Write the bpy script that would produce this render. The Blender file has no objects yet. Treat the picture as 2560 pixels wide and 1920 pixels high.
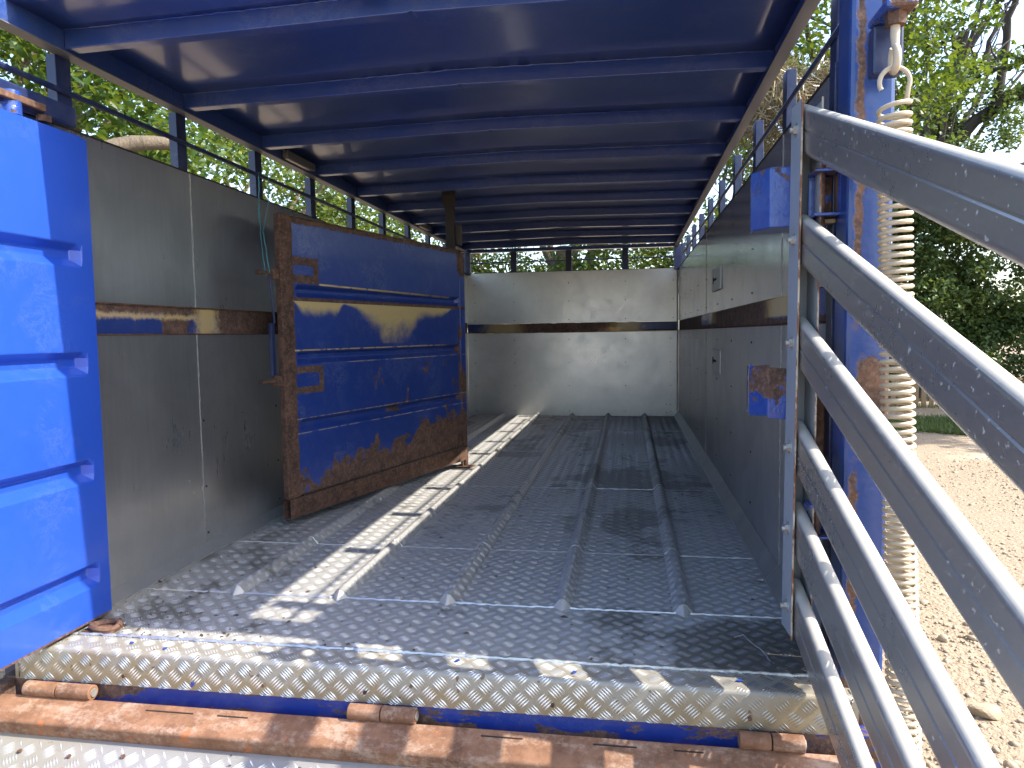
import bpy, math, random
import numpy as np
from mathutils import Vector, Matrix
R = math.radians
rng = np.random.default_rng(7)
random.seed(7)
sc = bpy.context.scene
COL = sc.collection

# ---------------------------------------------------------------- camera
cam = bpy.data.cameras.new('camera')
cam.lens = 25.228; cam.sensor_width = 36.0; cam.clip_start = .02; cam.clip_end = 1500
co = bpy.data.objects.new('camera', cam); COL.objects.link(co)
CR = Matrix(((0.98713829, 0.00356368, 0.15982899), (0.15917973, 0.07080754, -0.98470712), (-0.01482627, 0.99748363, 0.06932956)))
co.matrix_world = Matrix.Translation((0, 0, 1.0)) @ CR.to_4x4()
sc.camera = co
# ---------------------------------------------------------------- light
SUN = Vector((1.0, -0.07, 1.036)).normalized()
world = bpy.data.worlds.new('World'); sc.world = world; world.use_nodes = True
wn = world.node_tree.nodes; wl = world.node_tree.links
sky = wn.new('ShaderNodeTexSky'); sky.sky_type = 'NISHITA'; sky.sun_disc = False
sky.sun_elevation = math.asin(SUN.z); sky.sun_rotation = math.atan2(SUN.x, SUN.y)
sky.air_density = 1.0; sky.dust_density = 2.0; sky.ozone_density = 1.0
wn['Background'].inputs['Strength'].default_value = 0.15
wl.new(sky.outputs[0], wn['Background'].inputs['Color'])
sun = bpy.data.lights.new('sun', 'SUN'); sun.energy = 2.5; sun.angle = R(0.53); sun.color = (1, .94, .84)
so = bpy.data.objects.new('sun', sun); COL.objects.link(so)
so.rotation_euler = SUN.to_track_quat('Z', 'Y').to_euler()
sc.view_settings.view_transform = 'Standard'; sc.view_settings.look = 'None'
sc.view_settings.exposure = 2.0; sc.view_settings.gamma = 1
sc.render.engine = 'CYCLES'
sc.cycles.use_denoising = True
sc.cycles.max_bounces = 10; sc.cycles.diffuse_bounces = 6; sc.cycles.glossy_bounces = 6; sc.cycles.transmission_bounces = 6
sc.cycles.sample_clamp_indirect = 6.0
sc.cycles.caustics_reflective = False

# ---------------------------------------------------------------- node helper
class S:
    """a socket (or number) with arithmetic"""
    def __init__(s, g, v): s.g = g; s.v = v
    def _m(s, op, *o): return s.g.math(op, s, *o)
    def __add__(s, o): return s._m('ADD', o)
    __radd__ = __add__
    def __sub__(s, o): return s._m('SUBTRACT', o)
    def __rsub__(s, o): return s.g.math('SUBTRACT', o, s)
    def __mul__(s, o): return s._m('MULTIPLY', o)
    __rmul__ = __mul__
    def __truediv__(s, o): return s._m('DIVIDE', o)
    def abs(s): return s._m('ABSOLUTE')
    def max(s, o): return s._m('MAXIMUM', o)
    def min(s, o): return s._m('MINIMUM', o)
    def inv(s): return s.g.math('SUBTRACT', 1.0, s)
def raw(v): return v.v if isinstance(v, S) else v
class G:
    def __init__(s, name):
        s.m = bpy.data.materials.new(name); s.m.use_nodes = True
        s.t = s.m.node_tree; s.b = s.t.nodes['Principled BSDF']
        s.out = s.t.nodes['Material Output']; s._c = None
    def put(s, inp, v):
        v = raw(v)
        if isinstance(v, bpy.types.NodeSocket): s.t.links.new(v, inp)
        elif isinstance(v, tuple) and len(v) == 3 and inp.type == 'RGBA': inp.default_value = (*v, 1)
        else: inp.default_value = v
    def math(s, op, *a):
        n = s.t.nodes.new('ShaderNodeMath'); n.operation = op
        for i, x in enumerate(a): s.put(n.inputs[i], x)
        return S(s, n.outputs[0])
    def obj(s):
        if s._c is None:
            n = s.t.nodes.new('ShaderNodeTexCoord'); s._c = n.outputs['Object']
        return s._c
    def xyz(s):
        n = s.t.nodes.new('ShaderNodeSeparateXYZ'); s.t.links.new(s.obj(), n.inputs[0])
        return [S(s, o) for o in n.outputs]
    def scaled(s, sc3, off=(0, 0, 0)):
        n = s.t.nodes.new('ShaderNodeMapping'); s.t.links.new(s.obj(), n.inputs[0])
        n.inputs['Scale'].default_value = sc3; n.inputs['Location'].default_value = off
        return n.outputs[0]
    def noise(s, scale, detail=4, rough=.55, st=(1, 1, 1), off=(0, 0, 0), dist=0):
        n = s.t.nodes.new('ShaderNodeTexNoise'); s.t.links.new(s.scaled(st, off), n.inputs['Vector'])
        n.inputs['Scale'].default_value = scale; n.inputs['Detail'].default_value = detail
        n.inputs['Roughness'].default_value = rough; n.inputs['Distortion'].default_value = dist
        return S(s, n.outputs[0])
    def voro(s, scale, st=(1, 1, 1), feature='F1', out='Distance'):
        n = s.t.nodes.new('ShaderNodeTexVoronoi'); n.feature = feature
        s.t.links.new(s.scaled(st), n.inputs['Vector']); n.inputs['Scale'].default_value = scale
        return S(s, n.outputs[out])
    def step(s, v, lo, hi, smooth=True):
        n = s.t.nodes.new('ShaderNodeMapRange'); n.interpolation_type = 'SMOOTHSTEP' if smooth else 'LINEAR'
        s.put(n.inputs['Value'], v); s.put(n.inputs['From Min'], lo); s.put(n.inputs['From Max'], hi)
        return S(s, n.outputs[0])
    def band(s, v, lo, hi, e=.01):
        return s.step(v, lo - e, lo + e) * s.step(v, hi - e, hi + e).inv()
    def mix(s, f, a, b):
        n = s.t.nodes.new('ShaderNodeMix'); n.data_type = 'RGBA'
        s.put(n.inputs[0], f); s.put(n.inputs[6], a); s.put(n.inputs[7], b)
        return S(s, n.outputs[2])
    def attr(s, name):
        n = s.t.nodes.new('ShaderNodeAttribute'); n.attribute_name = name
        return S(s, n.outputs['Fac'])
    def bump(s, h, strength=.3, dist=.01):
        n = s.t.nodes.new('ShaderNodeBump'); s.put(n.inputs['Height'], h)
        n.inputs['Strength'].default_value = strength; n.inputs['Distance'].default_value = dist
        s.put(s.b.inputs['Normal'], S(s, n.outputs[0]))
    def fin(s, color=None, rough=None, metal=None, spec=None, coat=None):
        for k, v in (('Base Color', color), ('Roughness', rough), ('Metallic', metal), ('Specular IOR Level', spec), ('Coat Weight', coat)):
            if v is not None: s.put(s.b.inputs[k], v)
        return s.m

# ---------------------------------------------------------------- materials
def rust_cols(g, sc_=1.0):
    a = g.noise(14 * sc_, 8, .7); b = g.noise(70 * sc_, 5, .7, off=(3, 1, 2)); c = g.noise(4 * sc_, 3, off=(9, 2, 1))
    col = g.mix(g.step(a, .35, .68), (.055, .032, .024), (.150, .080, .052))
    col = g.mix(g.step(b, .45, .75) * .55, col, (.30, .185, .13))
    col = g.mix(g.step(c, .55, .75) * .5, col, (.05, .03, .028))
    return col, (a * .6 + b * .5)

def m_aluminium(name, tone=.46, rough=.34, metal=.85, streak=(8, 8, .6), dirt=0.25, dirtcol=(.17, .155, .12), wavy=.0, low_dirt=False, blotch=.25):
    g = G(name)
    n1 = g.noise(1.6, 5); n2 = g.noise(9, 6, .65, off=(5, 5, 5)); st = g.noise(7, 5, .7, st=streak)
    n3 = g.noise(90, 3, .6, st=(1, 1, .4))
    col = g.mix(n1 * .55 + st * .45, (tone * .66, tone * .67, tone * .69), (tone * 1.22, tone * 1.21, tone * 1.18))
    d = g.step(n2 * .6 + st * .4, .5, .72) * dirt
    scr = g.step(g.noise(16, 8, .8, st=(3, 3, .12), off=(2, 7, 1)), .64, .72) * .3
    if low_dirt:
        x, y, z = g.xyz()
        d = d.max(g.step(z + n2 * .25, .05, .42).inv() * .55)
    col = g.mix(d, col, dirtcol)
    col = g.mix(scr, col, (.62, .61, .58))
    bl = g.noise(2.6, 6, .6, off=(7, 3, 8), dist=.8)
    col = g.mix(g.step(bl, .4, .62) * blotch, col, (tone * .55, tone * .56, tone * .58))
    r = n1 * .16 + st * .12 + n2 * .1 + (rough - .17) + d * .35 + bl * blotch * .5 - blotch * .2
    m = g.fin(col, r, (d * -.8 + metal).max(0.1))
    g.bump(n1 * .35 + n2 * .03, .15, .01)
    return m

def m_rail():
    g = G('aluminium_gate_rail'); lit_fac = g.attr('lit_top'); n1 = g.noise(3, 5); n2 = g.noise(40, 5, .7); n3 = g.noise(22, 8, .8, st=(1, 1, .3), off=(4, 4, 4))
    sp = g.step(g.noise(75, 2, .5), .66, .70).max(g.step(n3, .64, .70) * .7)
    col = g.mix(n1 * .5 + n2 * .5, (.42, .40, .375), (.56, .53, .49)); col = g.mix(sp * .55, col, (.60, .58, .52))
    dd = g.step(lit_fac + (n2 - .5) * .4, .40, .80); col = g.mix(dd * .85, col, (.42, .395, .34))  # matte cream painted on the plank tops, imitating sunlit edges
    g.bump(n2 * .2 + n1 * .3, .2, .003)
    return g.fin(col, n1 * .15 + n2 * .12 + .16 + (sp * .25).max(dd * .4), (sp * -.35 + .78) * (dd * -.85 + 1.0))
ALU_WALL_L = m_aluminium('worn_aluminium_left_wall', .60, .28, .90, dirt=0.0, low_dirt=True)
ALU_WALL_R = m_aluminium('worn_aluminium_right_wall', .56, .16, .72, dirt=.1)
ALU_WALL_RL = m_aluminium('dull_aluminium_right_wall_lower', .52, .36, .7, dirt=.12)
ALU_FRONT = m_aluminium('worn_aluminium_front_wall', .50, .30, .9, dirt=.08, streak=(3, 3, 3), blotch=.18)
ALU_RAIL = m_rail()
ALU_SKIRT = m_aluminium('dirty_aluminium_skirting', .36, .45, .6, dirt=.6)

def floor_mask(g, n2):
    x, y, z = g.xyz()
    a = g.noise(1.0, 5, .6, dist=1.3, off=(.6, .4, 0)); tr = g.noise(.8, 4, .6, st=(3, .35, 1), off=(2, 5, 0))
    front = g.step(x, .75, 1.15) * g.step(y, .15, .55).inv()
    left = g.step(x, -1.1, -.85).inv() * g.step(y, .3, 1.6).inv() * .6
    return g.step(a * .45 + tr * .3 + n2 * .22 + front * .3 + left * .12, .50, .545), front
def m_tread(name, tone, dirt, dirtcol, wet=0):
    g = G(name)
    n1 = g.noise(1.3, 4, dist=.6); n2 = g.noise(7, 7, .7, off=(2, 3, 4)); n3 = g.noise(60, 4, .7)
    col = g.mix(n2, (tone * .76, tone * .73, tone * .67), (tone * 1.16, tone * 1.12, tone * 1.04))
    dm, fr = floor_mask(g, n2); dm = dm * dirt
    col = g.mix(dm, col, dirtcol); col = g.mix(fr * dm * .6, col, (.05, .04, .025))
    spots = g.step(g.voro(11) + n3 * .05, .03, .06).inv() * .8
    speck = g.step(g.noise(34, 2, .5, off=(4, 4, 4)), .70, .74) * .75
    col = g.mix((spots * g.step(n2, .45, .6)).max(speck), col, (.025, .02, .015))
    x, y, z = g.xyz()
    r = .40 + n2 * .12 - dm * .10 + n1 * .06
    m = g.fin(col, r, dm * -.25 + .42)
    g.bump(n3 * .3 + n2 * .5, .25, .002)
    return m
TREAD = m_tread('tread_plate_floor', .48, .8, (.10, .093, .07))
g = G('sill_bar_metal'); n_ = g.noise(8, 7, .7); x, y, z = g.xyz()
BARS_SILL = g.fin(g.mix(g.step(n_ + (z + .11) * -2.2, .30, .46) * .75, (.60, .57, .50), (.36, .28, .15)), .3, .5)
g = G('tread_plate_sill'); n_ = g.noise(6, 7, .7, off=(2, 3, 4)); n3_ = g.noise(60, 4, .7); x, y, z = g.xyz()
c_ = g.mix(n_, (.25, .23, .19), (.38, .355, .30)); c_ = g.mix(g.step(n_ + (z + .11) * -2.0 + n3_ * .1, .32, .55) * .8, c_, (.27, .20, .10)); c_ = g.mix(g.step(g.noise(26, 3, off=(4, 4, 4)), .66, .7) * .8, c_, (.12, .07, .04))
g.bump(n3_ * .4 + n_ * .4, .3, .002); TREAD_SILL = g.fin(c_, .45, .25)
TREAD_RAMP = m_tread('tread_plate_ramp', .34, .35, (.30, .25, .17))
g = G('tread_bar_metal'); n_ = g.noise(9, 6, .7)
d_, f_ = floor_mask(g, g.noise(7, 7, .7, off=(2, 3, 4)))
BARS = g.fin(g.mix(f_ * d_ * .6, g.mix(d_ * .5, g.mix(n_, (.82, .80, .77), (.94, .93, .90)), (.34, .33, .29)), (.1, .085, .06)), n_ * .15 + .17, .55)
BARS_SILL = BARS
g = G('weld_metal'); TW = g.fin(g.mix(g.noise(50, 3), (.35, .35, .34), (.75, .74, .7)), .4, .7)
g.bump(g.noise(160, 2), .5, .002)
WELD = TW
g = G('old_wall_seam'); SEAM = g.fin(g.mix(g.noise(40, 3), (.2, .195, .185), (.46, .45, .42)), .5, .4)

BLUE_D = (.011, .022, .085); BLUE = (.012, .050, .26); BLUE_L = (.016, .070, .44)
def m_paint(name, base, rust=None, gloss=.28, chips=.3, scratch=.25, wrinkle=0.0, dusty=.15, coat=.3, grime=None):
    """paint over steel; rust(g, x, y, z) gives extra rust where the paint has gone"""
    g = G(name); x, y, z = g.xyz()
    n1 = g.noise(2.2, 5); n2 = g.noise(18, 7, .7); fine = g.noise(110, 3)
    col = g.mix(n1, tuple(c * .82 for c in base), tuple(c * 1.15 for c in base))
    col = g.mix(g.step(n2 + n1 * .3, .55, .95) * dusty, col, (.20, .20, .19))
    scr = g.step(g.noise(5, 10, .85, dist=1.8, off=(3, 3, 3)), .495, .5) * g.step(g.noise(5, 10, .85, dist=1.8, off=(3, 3, 3)), .503, .508).inv()
    scr = scr * g.step(g.noise(3, 3, off=(8, 1, 1)), .5, .6)
    col = g.mix(scr * scratch, col, (.45, .5, .6))
    rc, rh = rust_cols(g)
    rm = g.step(n2 * .75 + n1 * .3, .78 - chips * .2, .80 - chips * .2) * (1 if chips > 0 else 0)
    edge = None
    if rust is not None: rm = g.math('MAXIMUM', rm, rust(g, x, y, z, n1, n2))
    col = g.mix(rm, col, rc)
    if grime is not None:
        f, c = grime(g, x, y, z, n1, n2); col = g.mix(f, col, c)
    m = g.fin(col, rm * (.85 - gloss) + (n2 * .12 + gloss - .04), 0.0, .5, rm.inv() * coat)
    g.b.inputs['Coat Roughness'].default_value = .12
    g.bump(n2 * .15 + rm * rh * .6 - rm * .5 + (g.noise(34, 4, .6, dist=.8) * wrinkle if wrinkle else n1 * .1) + fine * .02, .35 + wrinkle * .4, .004 + wrinkle * .004)
    return m
DECK_BLUE = m_paint('navy_paint_roof', (.024, .060, .23), None, .32, -.1, .3, dusty=.12, coat=.6)
def deck_line(g, x, y, z, n1, n2):
    f = g.step((y - 2.0) * 1.0, -1, 0) * g.step(n2, .55, .62) * .5
    return f, (.2, .2, .22)
POST_BLUE = m_paint('navy_paint_posts', (.010, .020, .075), None, .38, .2, .3, coat=.1)
DOOR_BLUE = m_paint('bright_blue_door_paint', BLUE_L, None, .34, -.3, .2, dusty=.02, coat=.3)
GREY_RAIL = m_paint('grey_painted_roof_edge', (.13, .13, .14), None, .45, .2, .2, dusty=.3, coat=0)
def post_rust(g, x, y, z, n1, n2):
    # a rusty seam down the rear face, a big flaked area lower down
    wob = (n2 - .5) * .05
    seam = g.band(x + wob, -.040, -.020, .004) * g.step(y, -.05, -.045).inv() * g.step(g.noise(3.0, 4, off=(1, 2, 7)), .36, .46)
    low = g.band(z + (n2 - .5) * .12, .76, .92, .01) * g.step(x + (n2 - .5) * .06, -.03, -.02)
    low2 = g.step(z + (n2 - .5) * .3, .02, .1).inv() * .6
    return g.math('MAXIMUM', g.math('MAXIMUM', seam, low), g.step(low2 * n1, .28, .32))
CORNER_BLUE = m_paint('rusting_blue_corner_post', (.015, .050, .21), post_rust, .28, .2, .3, wrinkle=.25)
def box_rust(g, x, y, z, n1, n2):
    a = g.step(n2 * .5 + g.noise(7, 3, off=(6, 6, 2)) * .8, .73, .75)
    low = g.step(z, 1.0, 1.01).inv() * g.step(g.noise(9, 5, .6, off=(1, 6, 2)) + (z - .8) * 1.6, .55, .57)
    return g.math('MAXIMUM', a, low)
BOX_BLUE = m_paint('blistered_blue_bracket_paint', (.016, .060, .30), box_rust, .22, .1, .2, wrinkle=.9, coat=.5)
def beam_rust(g, x, y, z, n1, n2): return g.step(g.noise(4, 6, .7, st=(1, 3, 3), off=(4, 1, 1)), .50, .53)
REAR_BLUE = m_paint('rusting_blue_rear_beam', (.010, .032, .22), beam_rust, .4, .3, .2)
def rb(g, t, lo, hi, n2, e=.05): return g.band(t + (n2 - .5) * .25, lo, hi, e)
def side_rust(g, x, y, z, n1, n2):
    t = y + 2.1; L_ = g.step(x, 0, .1).inv(); top = g.step(z + (n2 - .5) * .05, 1.10, 1.112)
    lr = (g.step(t + (n2 - .5) * .3, 3.18, 3.22) + rb(g, t, 2.80, 2.98, n2, .01) + top).min(1.0)
    rr = (rb(g, t, 3.15, 5.3, n2) + g.step(t + (n2 - .5) * .3, 6.0, 6.1) * g.step(n2, .38, .42) + g.step(z + (n2 - .5) * .05, 1.045, 1.05).inv()).min(1.0)
    return g.mix(L_, rr, lr)
def side_yellow(g, x, y, z, n1, n2):
    t = y + 2.1; L_ = g.step(x, 0, .1).inv()
    ly = (rb(g, t, 3.04, 3.2, n2) + g.band(z + (n2 - .5) * .06, 1.088, 1.105, .01) * g.step(t, 3.0, 3.05).inv()).min(1.0)
    ry = (rb(g, t, 2.6, 3.25, n2, .12) + rb(g, t, 5.1, 5.5, n2, .1) * .6).min(1.0) * g.step(z, 1.05, 1.06)
    return g.mix(L_, ry, ly) * .9, (.55, .40, .17)
def fr_rust(g, x, y, z, n1, n2):
    t = x - .68; return (rb(g, t, -1.35, -.12, n2, .04) + g.step(z + (n2 - .5) * .04, 1.03, 1.035).inv()).min(1.0)
def fr_yellow(g, x, y, z, n1, n2):
    t = x - .68; return (rb(g, t, -1.72, -1.3, n2, .12) + rb(g, t, -.2, .15, n2, .1)).min(1.0) * .85, (.5, .35, .14)
WAIST_X = m_paint('worn_waist_rail_front', (.012, .035, .18), fr_rust, .45, -.2, .2, grime=fr_yellow)
WAIST_Y = m_paint('worn_waist_rail_side', (.012, .035, .18), side_rust, .45, -.2, .2, grime=side_yellow)

def gate_rust(g, x, y, z, n1, n2):
    big = g.noise(5.5, 7, .68, off=(1, 1, 5))
    low = g.step(z - (.25 + x * .10) - (big - .5) * .75, -.006, .006).inv() * g.step(z, .55, .552).inv()
    low = g.math('MAXIMUM', low, g.step(z, .165, .17).inv())
    def ring(x0, x1, z0, z1, w):
        dx = (x - (x0 + x1) / 2).abs() - (x1 - x0) / 2; dz = (z - (z0 + z1) / 2).abs() - (z1 - z0) / 2
        d = dx.max(dz) + (n2 - .5) * .02
        return g.step(d, -.002, .002).inv() * g.step(d, -w - .002, -w + .002)
    h = ring(.02, .30, 1.285, 1.425, .045).max(ring(.02, .315, .70, .845, .036))
    spots = g.step(big, .60, .615) * g.band(z, .5, .82, .02) * g.step(x, .75, .85)
    line = g.band(z + (n2 - .5) * .008, 1.19, 1.212, .003)
    topr = g.step(z + (n2 - .5) * .05, 1.595, 1.6)
    right = g.step(x + (n2 - .5) * .05, 1.84, 1.845) * g.step(g.noise(3, 5, off=(2, 2, 2)), .52, .54)
    leftr = g.step(x + (n2 - .5) * .04, .098, .102).inv()
    return low.max(h).max(spots).max(line).max(topr).max(right).max(leftr)
def gate_yellow(g, x, y, z, n1, n2):
    dn = g.band(x, .13, .47, .05) * .075 + g.math('EXPONENT', (x - .97) * (x - .97) * -16.0) * .24 + g.band(x, 1.1, 1.7, .1) * .06
    big = g.noise(7, 6, .65, off=(3, 8, 5))
    t = (1.197 - z) / (dn + .003)
    f = g.step(t + (big - .5) * 1.3, .35, 1.25).inv() * g.step(z, 1.19, 1.192).inv() * g.step(z, .95, .96) * g.step(n2, .22, .4)
    l1 = g.band(z + (x * .010 - .008), 1.276, 1.286, .002) * g.step(x, .3, .31) * g.step(x, 1.73, 1.75).inv() * g.step(n2, .36, .44)
    l2 = g.band(z, .926, .934, .002) * g.step(x, 1.6, 1.7).inv() * g.step(n2, .42, .48)
    l3 = (g.band(z, .852, .857, .002) * g.step(x, .5, .6) + g.band(z, .563, .568, .002) + g.band(z, .486, .490, .002)) * g.step(n2, .45, .5) * .7
    return f.max(l1).max(l2).max(l3).min(1.0), (.60, .45, .19)
GATE_BLUE = m_paint('worn_divider_gate_paint', (.014, .046, .24), gate_rust, .34, .1, .5, dusty=.15, grime=gate_yellow, coat=.15)

def m_rust(name, s=1.0, light=0.0, blue=0.0):
    g = G(name); c, h = rust_cols(g, s)
    if light:
        c = g.mix(g.step(g.noise(9, 8, .75, st=(1, 2.5, 1), off=(5, 2, 3)), .46, .7) * light, c, (.42, .27, .20))
        c = g.mix(g.step(g.noise(20, 4, .6, off=(1, 9, 3)), .66, .70) * .6, c, (.40, .12, .04))
    if blue: c = g.mix(g.step(g.noise(13, 5, .6, off=(8, 2, 3)), .66, .68) * blue, c, (.03, .09, .4))
    g.bump(h + g.noise(220, 2) * .2, .5, .004)
    return g.fin(c, .82, 0.05, .3)
def m_beam():
    g = G('sunbleached_rust'); a = g.noise(9, 8, .7, off=(1, 1, 1)); b = g.noise(60, 5, .7); c = g.noise(5, 7, .75, st=(1, 2.2, 2.2), off=(5, 2, 3)); d_ = g.noise(22, 4, .6, off=(3, 9, 3))
    col = g.mix(g.step(a, .3, .7), (.14, .066, .036), (.28, .145, .082)); col = g.mix(g.step(c * .7 + b * .35, .50, .66) * .75, col, (.40, .285, .21))
    col = g.mix(g.step(d_, .64, .68) * .7, col, (.40, .13, .045)); 
    col = g.mix(g.step(g.noise(8, 5, .7, off=(8, 2, 3)), .69, .71) * .7, col, (.04, .10, .34))
    x, y, z = g.xyz(); col = g.mix(g.step(z + a * .03, -.19, -.17).inv() * .6, col, (.11, .05, .028))
    g.bump(a * .6 + b * .6 + c * .3, .55, .004); return g.fin(col, .8, 0, .3)
RUST_LIGHT = m_beam(); RUST = m_rust('brown_rust'); RUST_DARK = m_rust('dark_rusty_steel', .6)
g = G('dark_brown_steel'); DARK_STEEL = g.fin(g.mix(g.noise(12, 5), (.02, .016, .014), (.05, .038, .03)), .6, .2)
def up_rust(g, x, y, z, n1, n2): return g.step(n2 * .6 + n1 * .4, .66, .67)
UPRIGHT = m_paint('grey_primer_upright', (.30, .335, .37), up_rust, .45, -.1, .1, dusty=.1, coat=0)
g = G('upright_rusty_edge'); UP_EDGE = g.fin(g.mix(g.step(g.noise(30, 5, .7, st=(1, 1, .4)), .44, .56), (.55, .47, .36), (.22, .09, .04)), .7)
g = G('cream_spring_wire'); SPRING = g.fin(g.mix(g.noise(25, 6, .65), (.38, .32, .23), (.56, .48, .36)), .55, 0, .35)
g = G('zinc_bolt'); BOLT = g.fin(g.mix(g.noise(60, 3), (.35, .33, .28), (.7, .68, .62)), .4, .7)
g = G('dark_rivet'); RIVET = g.fin((.03, .028, .025), .6, .3)
g = G('lamp_housing'); LAMP = g.fin((.16, .155, .14), .5)
g = G('lamp_lens'); LENS = g.fin((.5, .46, .40), .3)
g = G('turquoise_twine'); TWINE = g.fin(g.mix(g.noise(60, 2), (.05, .22, .27), (.12, .42, .46)), .8)
g = G('pale_cover_plate'); PLATE = g.fin(g.mix(g.noise(14, 5), (.42, .41, .37), (.6, .59, .54)), .45, .3)
g = G('hole_black'); HOLE = g.fin((.01, .01, .01), .9)
g = G('tan_hinge_lug'); LUG = g.fin(g.mix(g.noise(30, 4), (.3, .2, .11), (.5, .38, .24)), .7)

def m_leaf(name, c0, c1, c2, trans=.36):
    g = G(name); a = g.attr('tint')
    col = g.mix(g.step(a, 0, .6, False), c0, c1); col = g.mix(g.step(a, .6, 1.0, False), col, c2)
    tr = g.t.nodes.new('ShaderNodeBsdfTranslucent'); g.put(tr.inputs[0], g.mix(.55, col, (.26, .33, .025)))
    mx = g.t.nodes.new('ShaderNodeMixShader'); mx.inputs[0].default_value = trans
    g.fin(col, .42, 0, .4)
    g.t.links.new(g.b.outputs[0], mx.inputs[1]); g.t.links.new(tr.outputs[0], mx.inputs[2])
    g.t.links.new(mx.outputs[0], g.out.inputs[0])
    return g.m
LEAF_OAK = m_leaf('oak_leaves', (.020, .050, .008), (.045, .098, .013), (.13, .17, .018))
LEAF_PALE = m_leaf('pale_green_leaves', (.038, .070, .016), (.075, .12, .024), (.18, .205, .04))
LEAF_DARK = m_leaf('dark_hedge_leaves', (.06, .10, .038), (.10, .16, .05), (.2, .26, .075), .25)
LEAF_DRY = m_leaf('dry_vine_stems', (.10, .07, .04), (.24, .18, .10), (.42, .35, .20), .15)
g = G('oak_bark'); h = g.noise(7, 7, .7, st=(1, 1, .35)); BARK = g.fin(g.mix(h, (.045, .035, .025), (.23, .18, .12)), .9); g.bump(h, 1.0, .05)
g = G('dark_bark'); h = g.noise(9, 6, .7, st=(1, 1, .4)); BARK_D = g.fin(g.mix(h, (.02, .016, .014), (.09, .07, .055)), .9); g.bump(h, .8, .04)
g = G('fence_wood'); FENCE = g.fin(g.mix(g.noise(8, 5, .6, st=(4, 4, .5)), (.17, .10, .045), (.36, .25, .13)), .85)
g = G('gravel_yard'); x, y, z = g.xyz()
a = g.noise(.35, 4, off=(3, 1, 0)); b = g.noise(5, 8, .75); c = g.voro(26, (1, 1, .1)); d = g.voro(70, (1, 1, .1)); e = g.noise(60, 4, .7)
col = g.mix(b * .6 + a * .4, (.18, .13, .083), (.38, .29, .20))
col = g.mix(g.step(c, .25, .6) * .35, col, (.15, .11, .075)); col = g.mix(g.step(d, .1, .5) * .25, col, (.46, .38, .28))
col = g.mix(g.step(a + (b - .5) * .4, .56, .66) * .7, col, (.46, .375, .27))
GRAVEL = g.fin(col, .95, 0, .2); g.bump(b * .8 + c * -.5 + d * -.25 + e * .2, .8, .03)
g = G('pale_stone'); STONE = g.fin(g.mix(g.noise(12, 5), (.22, .16, .10), (.46, .37, .26)), .9); g.bump(g.noise(40, 4), .5, .01)
GRASS = m_leaf('grass_blades', (.03, .055, .014), (.05, .09, .02), (.10, .14, .035), .25)
g = G('verge_soil'); SOIL = g.fin(g.mix(g.noise(6, 7, .7), (.05, .055, .025), (.12, .11, .06)), .95)

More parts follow.
